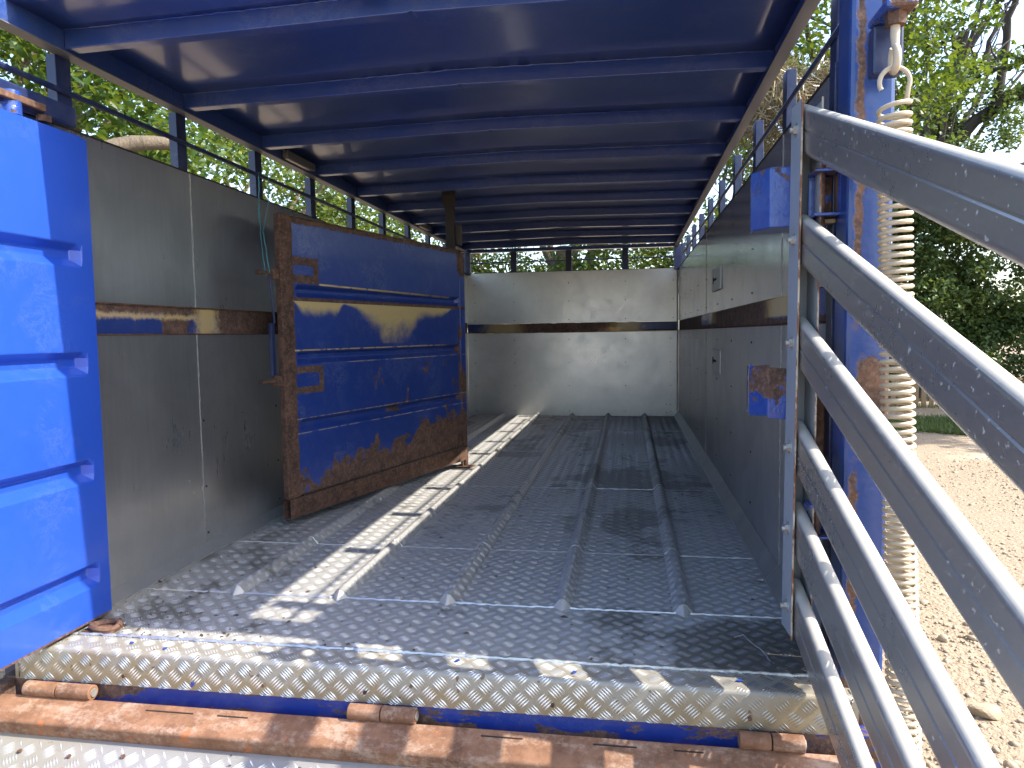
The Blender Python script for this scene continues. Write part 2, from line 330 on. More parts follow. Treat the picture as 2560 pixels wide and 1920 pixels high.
# ---------------------------------------------------------------- mesh helper
class MB:
    def __init__(s): s.v = []; s.f = []
    def add(s, vs, fs):
        n = len(s.v); s.v += [tuple(map(float, q)) for q in vs]; s.f += [tuple(n + i for i in q) for q in fs]; return s
    def box(s, a, b):
        x0, y0, z0 = a; x1, y1, z1 = b
        x0, x1 = min(x0, x1), max(x0, x1); y0, y1 = min(y0, y1), max(y0, y1); z0, z1 = min(z0, z1), max(z0, z1)
        return s.add([(x0, y0, z0), (x1, y0, z0), (x1, y1, z0), (x0, y1, z0), (x0, y0, z1), (x1, y0, z1), (x1, y1, z1), (x0, y1, z1)],
                     [(0, 3, 2, 1), (4, 5, 6, 7), (0, 1, 5, 4), (1, 2, 6, 5), (2, 3, 7, 6), (3, 0, 4, 7)])
    def prism(s, poly, d, closed=True):
        """poly: 3D points of one end (counter-clockwise seen against d), d: extrusion vector"""
        n = len(poly); P = [Vector(p) for p in poly]; D = Vector(d)
        vs = [tuple(p) for p in P] + [tuple(p + D) for p in P]
        fs = [(i, (i + 1) % n, n + (i + 1) % n, n + i) for i in range(n if closed else n - 1)]
        if closed: fs += [tuple(range(n - 1, -1, -1)), tuple(range(n, 2 * n))]
        return s.add(vs, fs)
    def tube(s, pts, r, k=8, cap=True):
        pts = [Vector(p) for p in pts]; n = len(pts); rr = r if hasattr(r, '__len__') else [r] * n
        vs = []; t0 = (pts[1] - pts[0]).normalized()
        up = Vector((0, 0, 1)) if abs(t0.z) < .9 else Vector((1, 0, 0))
        nrm = t0.cross(up).normalized()
        for i, p in enumerate(pts):
            t = (pts[min(i + 1, n - 1)] - pts[max(i - 1, 0)]).normalized()
            nrm = (nrm - t * nrm.dot(t)).normalized(); bn = t.cross(nrm)
            for j in range(k):
                a = 2 * math.pi * j / k; vs.append(p + (nrm * math.cos(a) + bn * math.sin(a)) * rr[i])
        fs = [(i * k + j, i * k + (j + 1) % k, (i + 1) * k + (j + 1) % k, (i + 1) * k + j) for i in range(n - 1) for j in range(k)]
        if cap: fs += [tuple(range(k - 1, -1, -1)), tuple((n - 1) * k + j for j in range(k))]
        return s.add(vs, fs)
    def build(s, name, mat, parent=None, local=False, smooth=False, bevel=0, kind=None):
        me = bpy.data.meshes.new(name)
        off = Vector((0, 0, 0)) if (parent is None or local) else parent.matrix_basis.translation.copy()
        if parent is not None and not local and parent.parent is not None: off += parent.parent.matrix_basis.translation
        me.from_pydata([(v[0] - off.x, v[1] - off.y, v[2] - off.z) for v in s.v], [], s.f)
        me.update(); me.materials.append(mat)
        o = bpy.data.objects.new(name, me); COL.objects.link(o)
        if parent is not None: o.parent = parent
        if smooth:
            me.shade_smooth()
            try: me.set_sharp_from_angle(angle=R(40))
            except Exception: pass
        if bevel:
            b = o.modifiers.new('bevel', 'BEVEL'); b.width = bevel; b.segments = 2; b.limit_method = 'ANGLE'; b.angle_limit = R(40)
        if kind: o['kind'] = kind
        return o
def box(name, a, b, mat, parent=None, bevel=.002, **k): return MB().box(a, b).build(name, mat, parent, bevel=bevel, **k)
def empty(name, loc, label=None, cat=None, group=None, rz=0):
    o = bpy.data.objects.new(name, None); COL.objects.link(o); o.location = loc; o.rotation_euler = (0, 0, rz); o.empty_display_size = .1
    tag(o, label, cat, group); return o
def tag(o, label=None, cat=None, group=None, kind=None):
    for k_, v_ in (('label', label), ('category', cat), ('group', group), ('kind', kind)):
        if v_: o[k_] = v_
    return o
def copy_at(src, d, parent):
    """a copy of a part (shares its mesh), moved by d"""
    o = src.copy(); COL.objects.link(o); o.parent = parent; o.location = src.location + Vector(d); return o
def np_mesh(name, V, F, mat, parent=None, tint=None, kind=None, nv=None):
    """V (n,3), F (m,k) with equal k"""
    me = bpy.data.meshes.new(name); V = np.asarray(V, np.float32); F = np.asarray(F, np.int32); k = F.shape[1]
    me.vertices.add(len(V)); me.vertices.foreach_set('co', V.ravel())
    me.loops.add(F.size); me.loops.foreach_set('vertex_index', F.ravel())
    me.polygons.add(len(F)); me.polygons.foreach_set('loop_start', np.arange(0, F.size, k, dtype=np.int32))
    me.update(calc_edges=True); me.materials.append(mat)
    if tint is not None:
        at = me.attributes.new('tint', 'FLOAT', 'FACE'); at.data.foreach_set('value', np.asarray(tint, np.float32))
    o = bpy.data.objects.new(name, me); COL.objects.link(o)
    if parent is not None: o.parent = parent
    if kind: o['kind'] = kind
    return o

# ---------------------------------------------------------------- tread plate: raised bars laid over an unfolded profile
P = .0695
class Profile:
    """polyline in a plane; at(s) gives position and normal, spread along the axis q"""
    def __init__(s, pts, axis, nsign=1):
        s.p = np.array(pts, float); s.axis = axis
        seg = np.diff(s.p, axis=0); s.L = np.concatenate([[0], np.cumsum(np.linalg.norm(seg, axis=1))])
        t = seg / np.linalg.norm(seg, axis=1)[:, None]; s.n = np.stack([-t[:, 1], t[:, 0]], 1) * nsign
    def at(s, q, a, h):
        q = np.clip(q, 0, s.L[-1] - 1e-6); i = np.clip(np.searchsorted(s.L, q, 'right') - 1, 0, len(s.n) - 1)
        f = (q - s.L[i]) / (s.L[i + 1] - s.L[i]); pt = s.p[i] * (1 - f)[:, None] + s.p[i + 1] * f[:, None] + s.n[i] * h[:, None]
        o = np.zeros((len(q), 3))
        if s.axis == 'y': o[:, 0] = pt[:, 0]; o[:, 1] = a; o[:, 2] = pt[:, 1]
        else: o[:, 0] = a; o[:, 1] = pt[:, 0]; o[:, 2] = pt[:, 1]
        return o
def tread(prof, a0, a1, mat, parent, s0=0, margin=.004, qoff=0.0, aoff=0.0, height=.0026, bars=None):
    h2 = P / 2; L = prof.L[-1]
    nx = int(L / h2) + 3; ny = int((a1 - a0) / h2) + 3
    i, j = np.meshgrid(np.arange(-2, nx), np.arange(-2, ny)); ok = (i + j) % 2 == 0
    i = i[ok]; j = j[ok]
    cq = i * h2 + qoff; ca = a0 + j * h2 + aoff
    ca = ca - np.mod(a0, P)                                        # the lattice runs on from plate to plate
    par = (i % 2 == 0)
    ln = .0435 / 2; w = .0027
    Vs = []
    for k in range(5):
        o = (k - 2) * .0082
        dq = np.where(par, .7071, .7071); da = np.where(par, .7071, -.7071)
        bq = cq - da * o; ba = ca + dq * o                         # shift across the bar
        l = ln * (1 - .05 * abs(k - 2))
        pts = [(bq - dq * l, ba - da * l, 0), (bq + da * w, ba - dq * w, 0), (bq + dq * l, ba + da * l, 0), (bq - da * w, ba + dq * w, 0),
               (bq - dq * l * .45, ba - da * l * .45, height), (bq + dq * l * .45, ba + da * l * .45, height)]
        inside = (bq - ln > margin) & (bq + ln < L - margin) & (ba - ln > a0 + margin - .015) & (ba + ln < a1 - margin + .015)
        V = np.stack([prof.at(q[inside], np.clip(a[inside], a0, a1), np.full(inside.sum(), hh)) for q, a, hh in pts], 1)
        Vs.append(V)
    V = np.concatenate(Vs, 0); n = len(V)
    F = np.array([(0, 1, 4), (4, 1, 5), (1, 2, 5), (2, 3, 5), (5, 3, 4), (3, 0, 4)])
    F = (np.arange(n)[:, None, None] * 6 + F[None]).reshape(-1, 3)
    off = parent.matrix_basis.translation if parent.parent is None else parent.parent.matrix_basis.translation
    return np_mesh('tread_bars', V.reshape(-1, 3) - np.array(off)[None], F, bars or BARS, parent, kind='stuff')
def sheet(prof, a0, a1, thick, name, mat, parent):
    """solid sheet under a profile"""
    n = len(prof.p); vs = []; fs = []
    nn = np.array([prof.n[max(i - 1, 0)] + prof.n[min(i, len(prof.n) - 1)] for i in range(n)]); nn /= np.linalg.norm(nn, axis=1)[:, None]
    for a in (a0, a1):
        for sgn in (0, 1):
            for p, q in zip(prof.p, nn):
                w = p - q * thick * sgn
                vs.append((w[0], a, w[1]) if prof.axis == 'y' else (a, w[0], w[1]))
    for i in range(n - 1):
        fs += [(i, i + 1, 2 * n + i + 1, 2 * n + i), (n + i + 1, n + i, 3 * n + i, 3 * n + i + 1), (i, n + i, n + i + 1, i + 1), (2 * n + i + 1, 3 * n + i + 1, 3 * n + i, 2 * n + i)]
    fs += [(0, 2 * n, 3 * n, n), (n - 1, 2 * n - 1, 4 * n - 1, 3 * n - 1)]
    m = MB(); m.add(vs, fs)
    return m.build(name, mat, parent, smooth=True)
def weld(pts, parent, r=.0045, name='weld_bead', mat=None):
    out = []
    for a, b in zip(pts[:-1], pts[1:]):
        a = Vector(a); b = Vector(b); n = max(2, int((b - a).length / .012))
        for i in range(n): out.append(a.lerp(b, i / n) + Vector((random.gauss(0, .0008), random.gauss(0, .0016), random.gauss(0, .0008))))
    out.append(Vector(pts[-1]))
    return MB().tube(out, [r * random.uniform(.7, 1.35) for _ in out], 5).build(name, mat or WELD, parent, smooth=True)

XL, XR, YF, ZW = -1.955, .59, 8.69, 1.746
# ================================================================ BODY
body = empty('livestock_trailer', (-.68, 2.1, 0), 'blue livestock trailer with bare aluminium inner walls and a ribbed tread plate floor', 'trailer')
# floor: flat strip at the rear, then ribbed plates
ribs = [-1.52, -1.095, -.67, -.24, .19]
pts = [(XL + .03, 0)]
for x in ribs: pts += [(x - .036, 0), (x - .026, .013), (x - .013, .031), (x, .035), (x + .013, .031), (x + .026, .013), (x + .036, 0)]
pts += [(XR - .03, 0)]
PR = Profile(pts, 'y'); PF = Profile([(XL + .03, 0), (XR - .03, 0)], 'y')
ys = [2.118, 2.548, 3.215, 4.58, 6.0, 7.34, YF]
for k, (y0, y1) in enumerate(zip(ys[:-1], ys[1:])):
    pr = PF if k == 0 else PR
    pl = sheet(pr, y0 + .001, y1 - .001, .004, 'floor_plate', TREAD, body)
    tread(pr, y0 + .004, y1 - .004, TREAD, pl, qoff=.01)
    if k == 0: continue
    w = [(x, y0, z + .001) for x, z in pts] if k > 1 else [(XL + .03, y0, .001), (XR - .03, y0, .001)]
    weld(w, body, .0042 if k == 1 else .003)
for x in ribs:                                                     # welded rib noses
    m = MB(); n = []
    for dx, dz in [(-.036, 0), (-.026, .013), (-.013, .031), (0, .035), (.013, .031), (.026, .013), (.036, 0)]: n.append((x + dx, 2.552, dz))
    tip = [(x + dx * .55, 2.515 + abs(dx) * .6, .0015) for dx in (-.036, -.026, -.013, 0, .013, .026, .036)]
    m.add(n + tip, [(i, 7 + i, 8 + i, i + 1) for i in range(6)]); m.build('rib_nose', TREAD, body, smooth=True)
# sill
sp = [(2.116, .0), (2.034, .001)] + [(2.020 - .014 * math.sin(t), .001 - .014 + .014 * math.cos(t)) for t in np.linspace(.15, 1.5, 6)] + [(2.004, -.108)]
SP = Profile(sp, 'x', -1)
sl = sheet(SP, -2.0, .615, .005, 'sill_plate', TREAD_SILL, body); tread(SP, -1.985, .60, TREAD_SILL, sl, margin=-.03, height=.0026, bars=BARS_SILL)
weld([(-1.93, 2.117, .003), (.60, 2.117, .003)], body, .0055)
for x in (-1.60, -1.12, -.79, -.22, .33):
    MB().tube([(x, 2.0025, -.075), (x, 1.998, -.075)], .006, 10).build('sill_screw', RUST, body)
box('rear_beam', (-2.05, 2.006, -.104), (.74, 2.09, -.42), REAR_BLUE, body)
box('chassis_cheek', (-2.05, 1.96, -.11), (-2.003, 2.005, -.42), REAR_BLUE, body)
# walls
def wall_x(x, y0, y1, z0, z1, mat, side):
    return box('wall_panel', (x, y0 + .0015, z0), (x + side * .03, y1 - .0015, z1), mat, body, .001)
for a, b in zip([2.12, 3.03, 4.40, 5.72, 7.09], [3.03, 4.40, 5.72, 7.09, YF]):
    for z0, z1 in ((-.02, 1.018), (1.142, ZW)):
        wall_x(XL, a, b, z0, z1, ALU_WALL_L, -1)
    if b < YF:
        weld([(XL + .001, b, .05), (XL + .001, b, 1.018)], body, .0026, 'wall_seam', SEAM); weld([(XL + .001, b, 1.142), (XL + .001, b, ZW)], body, .0026, 'wall_seam', SEAM)
for a, b in zip([2.245, 2.935, 5.66], [2.935, 5.66, YF]):
    for z0, z1 in ((-.02, 1.022), (1.132, ZW)):
        wall_x(XR, a, b, z0, z1, ALU_WALL_RL if z0 < 0 else ALU_WALL_R, 1)
    if b < YF:
        weld([(XR - .001, b, .07), (XR - .001, b, 1.0)], body, .0020, 'wall_seam', SEAM); weld([(XR - .001, b, 1.13), (XR - .001, b, ZW)], body, .0020, 'wall_seam', SEAM)
for z0, z1 in ((-.02, 1.012), (1.126, ZW)):
    box('wall_panel', (XL, YF, z0), (XR - .02, YF + .03, z1), ALU_FRONT, body, .001)
box('corner_trim', (XR - .022, YF - .02, 0), (XR - .002, YF + .01, ZW), ALU_SKIRT, body)
# waist rails between the upper and the lower sheets, slightly recessed hat section
box('waist_rail', (XL - .004, 2.12, 1.020), (XL - .05, YF, 1.140), WAIST_Y, body)
box('waist_rail', (XR + .004, 2.245, 1.024), (XR + .05, YF, 1.130), WAIST_Y, body)
box('waist_rail', (XL, YF + .004, 1.014), (XR, YF + .05, 1.124), WAIST_X, body)
for (a, b) in (((XL - .028, 2.12, 1.018), (XL + .006, YF, 1.024)), ((XL - .028, 2.12, 1.137), (XL + .006, YF, 1.143)), ((XR + .028, 2.245, 1.018), (XR - .005, YF, 1.023)), ((XL, YF - .005, 1.008), (XR, YF + .03, 1.013))):
    box('rail_lip', a, b, RUST, body, .001)
# top caps
box('wall_cap', (XL - .045, 2.12, ZW), (XL + .004, YF + .03, ZW + .006), DARK_STEEL, body, .001)
box('wall_cap', (XR - .004, 2.245, ZW), (XR + .045, YF + .03, ZW + .006), DARK_STEEL, body, .001)
box('wall_cap', (XL + .006, YF - .004, ZW), (XR - .006, YF + .045, ZW + .006), DARK_STEEL, body, .001)
# skirtings
MB().prism([(XL + .001, 2.12, .05), (XL + .036, 2.12, .006), (XL + .036, 2.12, .0012), (XL + .001, 2.12, .0012)], (0, YF - 2.12, 0)).build('skirting', ALU_SKIRT, body)
MB().prism([(XR - .001, 2.245, .066), (XR - .001, 2.245, .0012), (XR - .05, 2.245, .0012), (XR - .05, 2.245, .006)], (0, 2.935 - 2.25, 0)).build('skirting', ALU_SKIRT, body)
MB().prism([(XR - .001, 2.94, .066), (XR - .001, 2.94, .0012), (XR - .05, 2.94, .0012), (XR - .05, 2.94, .006)], (0, YF - 2.94, 0)).build('skirting', ALU_SKIRT, body)
weld([(XL + .037, 2.13, .002), (XL + .037, YF, .002)], body, .003)
weld([(XR - .051, 2.25, .002), (XR - .051, YF, .002)], body, .0025)
# rivets
rv = MB().tube([(0, 0, 0), (0, -.0035, 0)], .008, 10).build('rivet', RIVET, body, local=True)
rv.location = Vector((-.705, YF - .0005, 1.606)) - body.location
def rivet(p, rz=0, s=1):
    s *= .75
    o = rv.copy(); COL.objects.link(o); o.parent = body; o.location = Vector(p) - body.location; o.rotation_euler.z = rz; o.scale = (s, 1, s)
for x in (-1.86, -1.37, -.705, -.03, .528):
    for z in (1.606, 1.387, 1.166, .926, .647, .366, .057):
        if (x, z) == (-.705, 1.606): continue
        rivet((x + (-.03 if x > .5 and z < 1 else 0), YF - .0005, z))
for p in ((.445, .14), (.495, .14), (.45, .04)): rivet((p[0], YF - .0005, p[1]))
for y in np.arange(3.61, 8.5, .683):
    for z in (1.604, 1.39, 1.18, .943, .68, .41, .16):
        if z < 1 and 2.9 < y < 3.0: continue
        rivet((XR - .0005 + .0, float(y), z), R(-90), .8)
for y in (3.05, 3.75, 4.42, 5.1):
    for z in (.62, .31, .09): rivet((XL + .0005, y, z), R(90), .9)
# cover plates on the right wall
for z in (1.345, .80):
    pl = box('cover_plate', (XR - .012, 4.74, z - .075), (XR - .001, 5.2, z + .075), PLATE, body, .002)
    box('slot_hole', (XR - .0135, 4.93, z - .008), (XR - .011, 5.12, z + .008), HOLE, pl, 0)
    box('slot_hole', (XR - .0135, 5.09, z - .022), (XR - .011, 5.13, z + .022), HOLE, pl, 0)
# posts of the ventilation slot
DY = .68
pl0 = box('slot_post', (-1.968, 2.29, ZW - .02), (-2.006, 2.36, 2.0), POST_BLUE, body, .002)
pr0 = box('slot_post', (.606, 2.29 + DY, ZW - .02), (.644, 2.36 + DY, 2.0), POST_BLUE, body, .002)
for n in range(1, 10): copy_at(pl0, (0, DY * n, 0), body)
for n in [-1] + list(range(1, 9)): copy_at(pr0, (0, DY * n, 0), body)
for x in (-1.37, -.70, -.03): box('slot_post', (x - .036, YF + .002, ZW - .02), (x + .036, YF + .04, 2.04), POST_BLUE, body)
box('slot_post', (XL - .03, YF - .03, ZW - .02), (XL + .05, YF + .05, 2.01), POST_BLUE, body)
box('slot_post', (XR - .055, YF - .03, ZW - .02), (XR + .03, YF + .05, 2.01), POST_BLUE, body)
MB().tube([(-1.962, y, 1.876 + .002 * math.sin(y * 3)) for y in np.arange(1.6, 8.7, .5)], .011, 8).build('slot_bar', POST_BLUE, body, smooth=True)
MB().tube([(.600, y, 1.858) for y in np.arange(2.2, 8.7, .5)], .009, 8).build('slot_bar', POST_BLUE, body, smooth=True)
MB().tube([(XL, YF + .01, 1.872), (XR, YF + .01, 1.880)], .008, 8).build('slot_bar', POST_BLUE, body, smooth=True)
# roof: edge rails, cambered cross beams, sheets
rl_ = box('roof_rail', (-1.925, 1.5, 2.003), (-1.972, YF + .05, 2.125), DECK_BLUE, body, .003); box('rail_flange', (-1.921, 1.5, 1.998), (-1.974, YF + .05, 2.0028), GREY_RAIL, rl_, .001)
rl_ = box('roof_rail', (.560, 2.05, 2.003), (.581, YF + .05, 2.125), DECK_BLUE, body, .003); box('rail_flange', (.536, 2.05, 1.998), (.583, YF + .05, 2.0028), GREY_RAIL, rl_, .001)
XA, XK, XB = -1.924, -.68, .559
def beam(y, name='roof_beam'):
    m = MB(); c0, ck = 2.010, 2.030
    jit = random.uniform(-.002, .002)
    prof = [(-.0, 0), (.05, 0), (.05, .062), (-.0, .062)]
    vs = []
    for x, z in ((XA, c0 + jit), (XK - .012, ck - .001), (XK, ck + .003), (XK + .012, ck), (XB, c0)):
        vs += [(x, y + a, z + b) for a, b in prof]
    fs = []
    for i in range(4):
        for j in range(4): fs.append((i * 4 + j, i * 4 + (j + 1) % 4, (i + 1) * 4 + (j + 1) % 4, (i + 1) * 4 + j))
    fs += [(3, 2, 1, 0), (16, 17, 18, 19)]
    m.add(vs, fs); b = m.build(name, DECK_BLUE, body, bevel=.003)
    weld([(XA, y - .001, c0 + .062), (XK, y - .001, ck + .061), (XB, y - .001, c0 + .062)], body, .0028, 'seam', DECK_BLUE)
    return b
by = [2.285 + DY * n for n in range(10)]
for y in by: beam(y)
edges = [2.05] + by + [YF + .03]
for y0, y1 in zip(edges[:-1], edges[1:]):
    m = MB(); nx, ny = 24, 6; vs = []; fs = []
    for j in range(ny + 1):
        for i in range(nx + 1):
            u = i / nx; x = XA + (XB - XA) * u; y = y0 + (y1 - y0) * j / ny
            zc = 2.0715 + .020 * (1 - abs(x - XK) / 1.245)
            zb = .004 * math.sin(math.pi * j / ny) * (math.sin(u * 9 + y0 * 5) * .5 + 1)
            vs.append((x, y, zc + zb))
    for j in range(ny):
        for i in range(nx): a = j * (nx + 1) + i; fs.append((a, a + nx + 1, a + nx + 2, a + 1))
    m.add(vs, fs); o = m.build('roof_panel', DECK_BLUE, body, smooth=True)
    s_ = o.modifiers.new('thick', 'SOLIDIFY'); s_.thickness = .02; s_.offset = -1 
# front head beam
box('head_beam', (XA, YF - .03, 1.995), (XB, YF + .045, 2.035), DECK_BLUE, body)
# rear right corner post
cp = empty('corner_post', (0, 0, 0)); bpy.data.objects.remove(cp)
o = MB().box((-.0575, -.06, -1.45), (.0575, .06, 2.3)).build('corner_post', CORNER_BLUE, body, local=True, bevel=.012)
o.location = Vector((.6375, 2.122, 0.0)) - body.location
# floor-high inner return of the post
box('post_return', (.575, 2.186, -.02), (.589, 2.243, ZW), POST_BLUE, body)
# rear left corner post and its outer cheek
box('corner_post', (-2.10, 2.06, -.42), (-1.985, 2.16, 1.73), POST_BLUE, body, .006)
# bracket boxes on the right
def bracket(z0, z1, name='gate_bracket'):
    m = MB(); p = [(.375, 2.335), (.418, 2.262), (.592, 2.255), (.592, 2.40), (.385, 2.40)]
    m.prism([(x, y, z0) for x, y in p], (0, 0, z1 - z0)); return m.build(name, BOX_BLUE, body, bevel=.004)
bracket(1.305, 1.482)
m = MB(); t = .006; z0, z1 = .722, .886                                # the lower one is an open, torn bent plate
pth = [(.592, 2.262), (.418, 2.262), (.375, 2.335), (.378, 2.40)]
for a, b in zip(pth[:-1], pth[1:]):
    d = Vector((b[0] - a[0], b[1] - a[1])).normalized() * t; nn_ = Vector((-d.y, d.x))
    m.prism([(a[0], a[1], z0 + (.02 if a[0] < .5 else 0)), (b[0], b[1], z0 + .012), (b[0] + nn_.x * -1, b[1] - nn_.y, z0 + .012), (a[0] - nn_.x, a[1] - nn_.y, z0 + (.02 if a[0] < .5 else 0))], (0, 0, z1 - z0 - .01))
m.box((.39, 2.34, z0 + .02), (.592, 2.346, z1 - .012)); m.build('gate_bracket', BOX_BLUE, body, bevel=.002)
box('rust_plate', (.536, 2.252, .62), (.592, 2.258, .80), RUST_DARK, body, .002)
# square hinge loops with pin and lugs in front of the post
def loop(z0, z1, x0=.512, x1=.588, y0=2.13, y1=2.21):
    w = .009
    m = MB(); m.box((x0, y0, z1 - w), (x1, y1, z1)); m.box((x0, y0, z0), (x1, y1, z0 + w)); m.box((x1 - w, y0, z0 + w), (x1, y1, z1 - w)); m.box((x0, y1 - w, z0 + w), (x1 - w, y1, z1 - w))
    a = m.build('hinge_loop', BOX_BLUE, body, bevel=.003)
    MB().tube([(x0 + .028, y0 + .03, z0 - .03), (x0 + .028, y0 + .03, z1 + .012)], .008, 10).build('hinge_pin', RUST, body, smooth=True)
loop(1.315, 1.445); loop(.40, .50)

# lamps under the roof edge
for y in (3.87, 6.5):
    lp = box('strip_lamp', (-1.922, y, 2.012), (-1.885, y + .36, 2.055), LAMP, body, .006)
    box('lamp_lens', (-1.915, y + .02, 2.006), (-1.892, y + .30, 2.0125), LENS, lp, .002)
    MB().tube([(-1.905, y - .06, 2.066), (-1.9, y - .02, 2.05), (-1.903, y + .01, 2.035)], .005, 6).build('cable', LAMP, lp, smooth=True)
# drop strap carrying the divider gate
m = MB(); y = 5.262
m.prism([(-1.362, y, 2.088), (-1.362, y, 1.99), (-1.338, y, 1.93), (-1.335, y, 1.60), (-1.268, y, 1.60), (-1.270, y, 1.93), (-1.262, y, 1.99), (-1.262, y, 2.088)][::-1], (0, .03, 0)); m.build('drop_strap', DARK_STEEL, body, bevel=.003)
for x in (-1.335, -1.29): MB().tube([(x, y - .001, 2.05), (x, y - .014, 2.05)], .012, 6).build('strap_bolt', DARK_STEEL, body)
MB().tube([(-1.243, 5.275, 1.665), (-1.243, 5.275, 1.815)], .026, 14).build('hinge_sleeve', DARK_STEEL, body, smooth=True, bevel=.003)
# floor socket under the gate
fs_ = MB(); fs_.prism([(-1.30, 5.20, .0018), (-1.17, 5.20, .0018), (-1.15, 5.30, .0018), (-1.28, 5.33, .0018)], (0, 0, .008)); fs_.tube([(-1.222, 5.285, .01), (-1.222, 5.285, .055)], .018, 10); fs_.box((-1.25, 5.24, .01), (-1.235, 5.30, .045)); fs_.build('floor_socket', RUST, body)
# hinge bar, tube and socket of the side door
hb = box('hinge_bar', (-1.925, 1.55, 1.735), (-1.885, 2.28, 1.806), POST_BLUE, body, .01)
box('hinge_plate', (-1.884, 1.90, 1.742), (-1.862, 2.12, 1.765), RUST_DARK, hb, .004)
MB().tube([(-1.893, 2.01, 1.703), (-1.893, 2.01, 1.775)], .031, 18).build('hinge_tube', BOX_BLUE, body, smooth=True)
MB().tube([(-1.90, 1.93 + .0, 1.77), (-1.87, 1.90, 1.78), (-1.86, 1.86, 1.765), (-1.88, 1.83, 1.75)], .012, 8).build('clamp_hook', RUST_DARK, body, smooth=True)
MB().tube([(-1.885, 2.13, 1.735), (-1.885, 2.13, 1.715)], .022, 6).build('hinge_bolt', RUST_DARK, body)
rg = MB().tube([(-1.79 + .048 * math.cos(a), 2.165 + .034 * math.sin(a), .014 + .004 * math.sin(a * 2)) for a in np.linspace(0, 2 * math.pi, 22)], .011, 8); rg.box((-1.845, 2.125, .0018), (-1.74, 2.20, .007)); rg.build('door_socket', RUST_DARK, body, smooth=True)
# spring bracket at the head of the corner post
sb = box('spring_bracket', (.612, 1.985, 1.64), (.685, 2.029, 1.76), POST_BLUE, body, .006)
box('bracket_arm', (.61, 1.89, 1.765), (.685, 2.029, 1.787), BOX_BLUE, sb, .008)
MB().tube([(.645, 1.93, 1.788), (.645, 1.93, 1.815)], .030, 6).build('nut', RUST, sb); MB().tube([(.645, 1.93, 1.765), (.645, 1.93, 1.735)], .024, 6).build('nut', RUST, sb)
MB().tube([(.645, 1.93, 1.81), (.645, 1.93, 1.88)], .012, 10).build('stud', RUST, sb)
for a, b in (((-1.93, 0), (-1.812, 0)), ((-.83, 0), (-.728, 0)), ((.298, 0), (.382, 0))):
    MB().tube([(a[0], 1.974, -.122), (b[0] - .002, 1.974, -.122)], .0235, 18).build('fixed_knuckle', RUST_LIGHT, body, smooth=True, bevel=.002)
    box('knuckle_tail', (a[0], 1.974, -.15), (b[0] - .002, 2.006, -.128), RUST_LIGHT, body)

# ================================================================ RAMP
ramp = empty('loading_ramp', (-.68, 1.95, -.16), 'lowered tread plate loading ramp with a thick rusty hinge beam along its top edge', 'ramp')
s21 = math.tan(R(21.3)); cs, sn = math.cos(R(21.3)), math.sin(R(21.3))
def rp(s, h): return (1.966 - s * cs - h * sn * -1 * -1, -.137 - s * sn + h * cs)
bp = [rp(0, -.07), rp(0, -.006), rp(.006, 0), rp(.092, 0)] + [rp(.092 + .012 * math.sin(t), -.012 + .012 * math.cos(t)) for t in np.linspace(.3, 1.5, 5)] + [rp(.106, -.05), rp(.104, -.07)]
m = MB(); m.prism([(-2.02, y, z) for y, z in bp][::-1], (2.66, 0, 0)); m.build('hinge_beam', RUST_LIGHT, ramp, smooth=True, bevel=.002)
for a, b in ((-1.810, -1.69), (-.726, -.622), (.384, .468)):
    kn = MB().tube([(a, 1.974, -.122), (b, 1.974, -.122)], .0235, 18).build('knuckle', RUST_LIGHT, ramp, smooth=True, bevel=.002)
    MB().tube([(b, 1.974, -.122), (b + .004, 1.974, -.122)], .013, 12).build('hinge_pin', BOLT, kn)
q0 = rp(.104, -.052); q1 = rp(2.45, -.052)
RPf = Profile([q1, q0], 'x', 1)
rpl = sheet(RPf, -2.0, .62, .02, 'ramp_plate', TREAD_RAMP, ramp); tread(RPf, -1.99, .61, TREAD_RAMP, rpl, height=.0024)
for x in (-1.83, -1.66, -1.49, -1.2, -.9, -.6, -.3, 0, .3):
    y, z = rp(.165 + random.uniform(-.012, .012), -.051); MB().tube([(x, y, z), (x, y - .001, z + .005)], .007, 10).build('ramp_rivet', RUST, ramp)
for a, b in ((-1.48, -1.32), (-1.24, -1.14), (-.42, -.3), (-.1, .02), (.12, .2)):
    y, z = rp(.028, .0008); box('scrape', (a, y - .0025, z - .001), (b, y + .0025, z + .0006), DARK_STEEL, ramp, 0)

# ================================================================ SIDE DOOR (left, folded back towards the camera)
def corrugated(mapf, u0, u1, z0, z1, grooves, ue0, ue1, depth=.032, name='panel', mat=None, parent=None, local=False):
    """front sheet with pressed horizontal grooves that end in slanted faces"""
    zs = {z0, z1}
    for a, b in grooves: zs |= {a, a + .028, b - .022, b}
    zs = sorted(zs); dep = {z: 0 for z in zs}
    for a, b in grooves: dep[a + .028] = depth; dep[b - .022] = depth
    us = [u0, ue0, ue0 + .022, ue1 - .022, ue1, u1]; ud = [0, 0, 1, 1, 0, 0]
    vs = []; fs = []
    for z in zs:
        for u, k in zip(us, ud): vs.append(mapf(u, dep[z] * k, z))
    n = len(us)
    for j in range(len(zs) - 1):
        for i in range(n - 1): fs.append((j * n + i, j * n + i + 1, (j + 1) * n + i + 1, (j + 1) * n + i))
    m = MB(); m.add(vs, fs); o = m.build(name, mat, parent, local=local, bevel=.004)
    return o
door = empty('side_door', (-1.86, 2.28, .02), 'bright blue ribbed steel door folded back on the left, sunlit on its inner face', 'door')
gr = [(.135, .215), (.505, .585), (.88, .96), (1.25, 1.33)]
dm = lambda u, d, z: (-1.86 - d, 2.285 - u, z)
corrugated(lambda u, d, z: dm(u, d, z), 0.0, 1.25, .022, 1.694, gr, .05, 1.2, .034, 'door_panel', DOOR_BLUE, door)
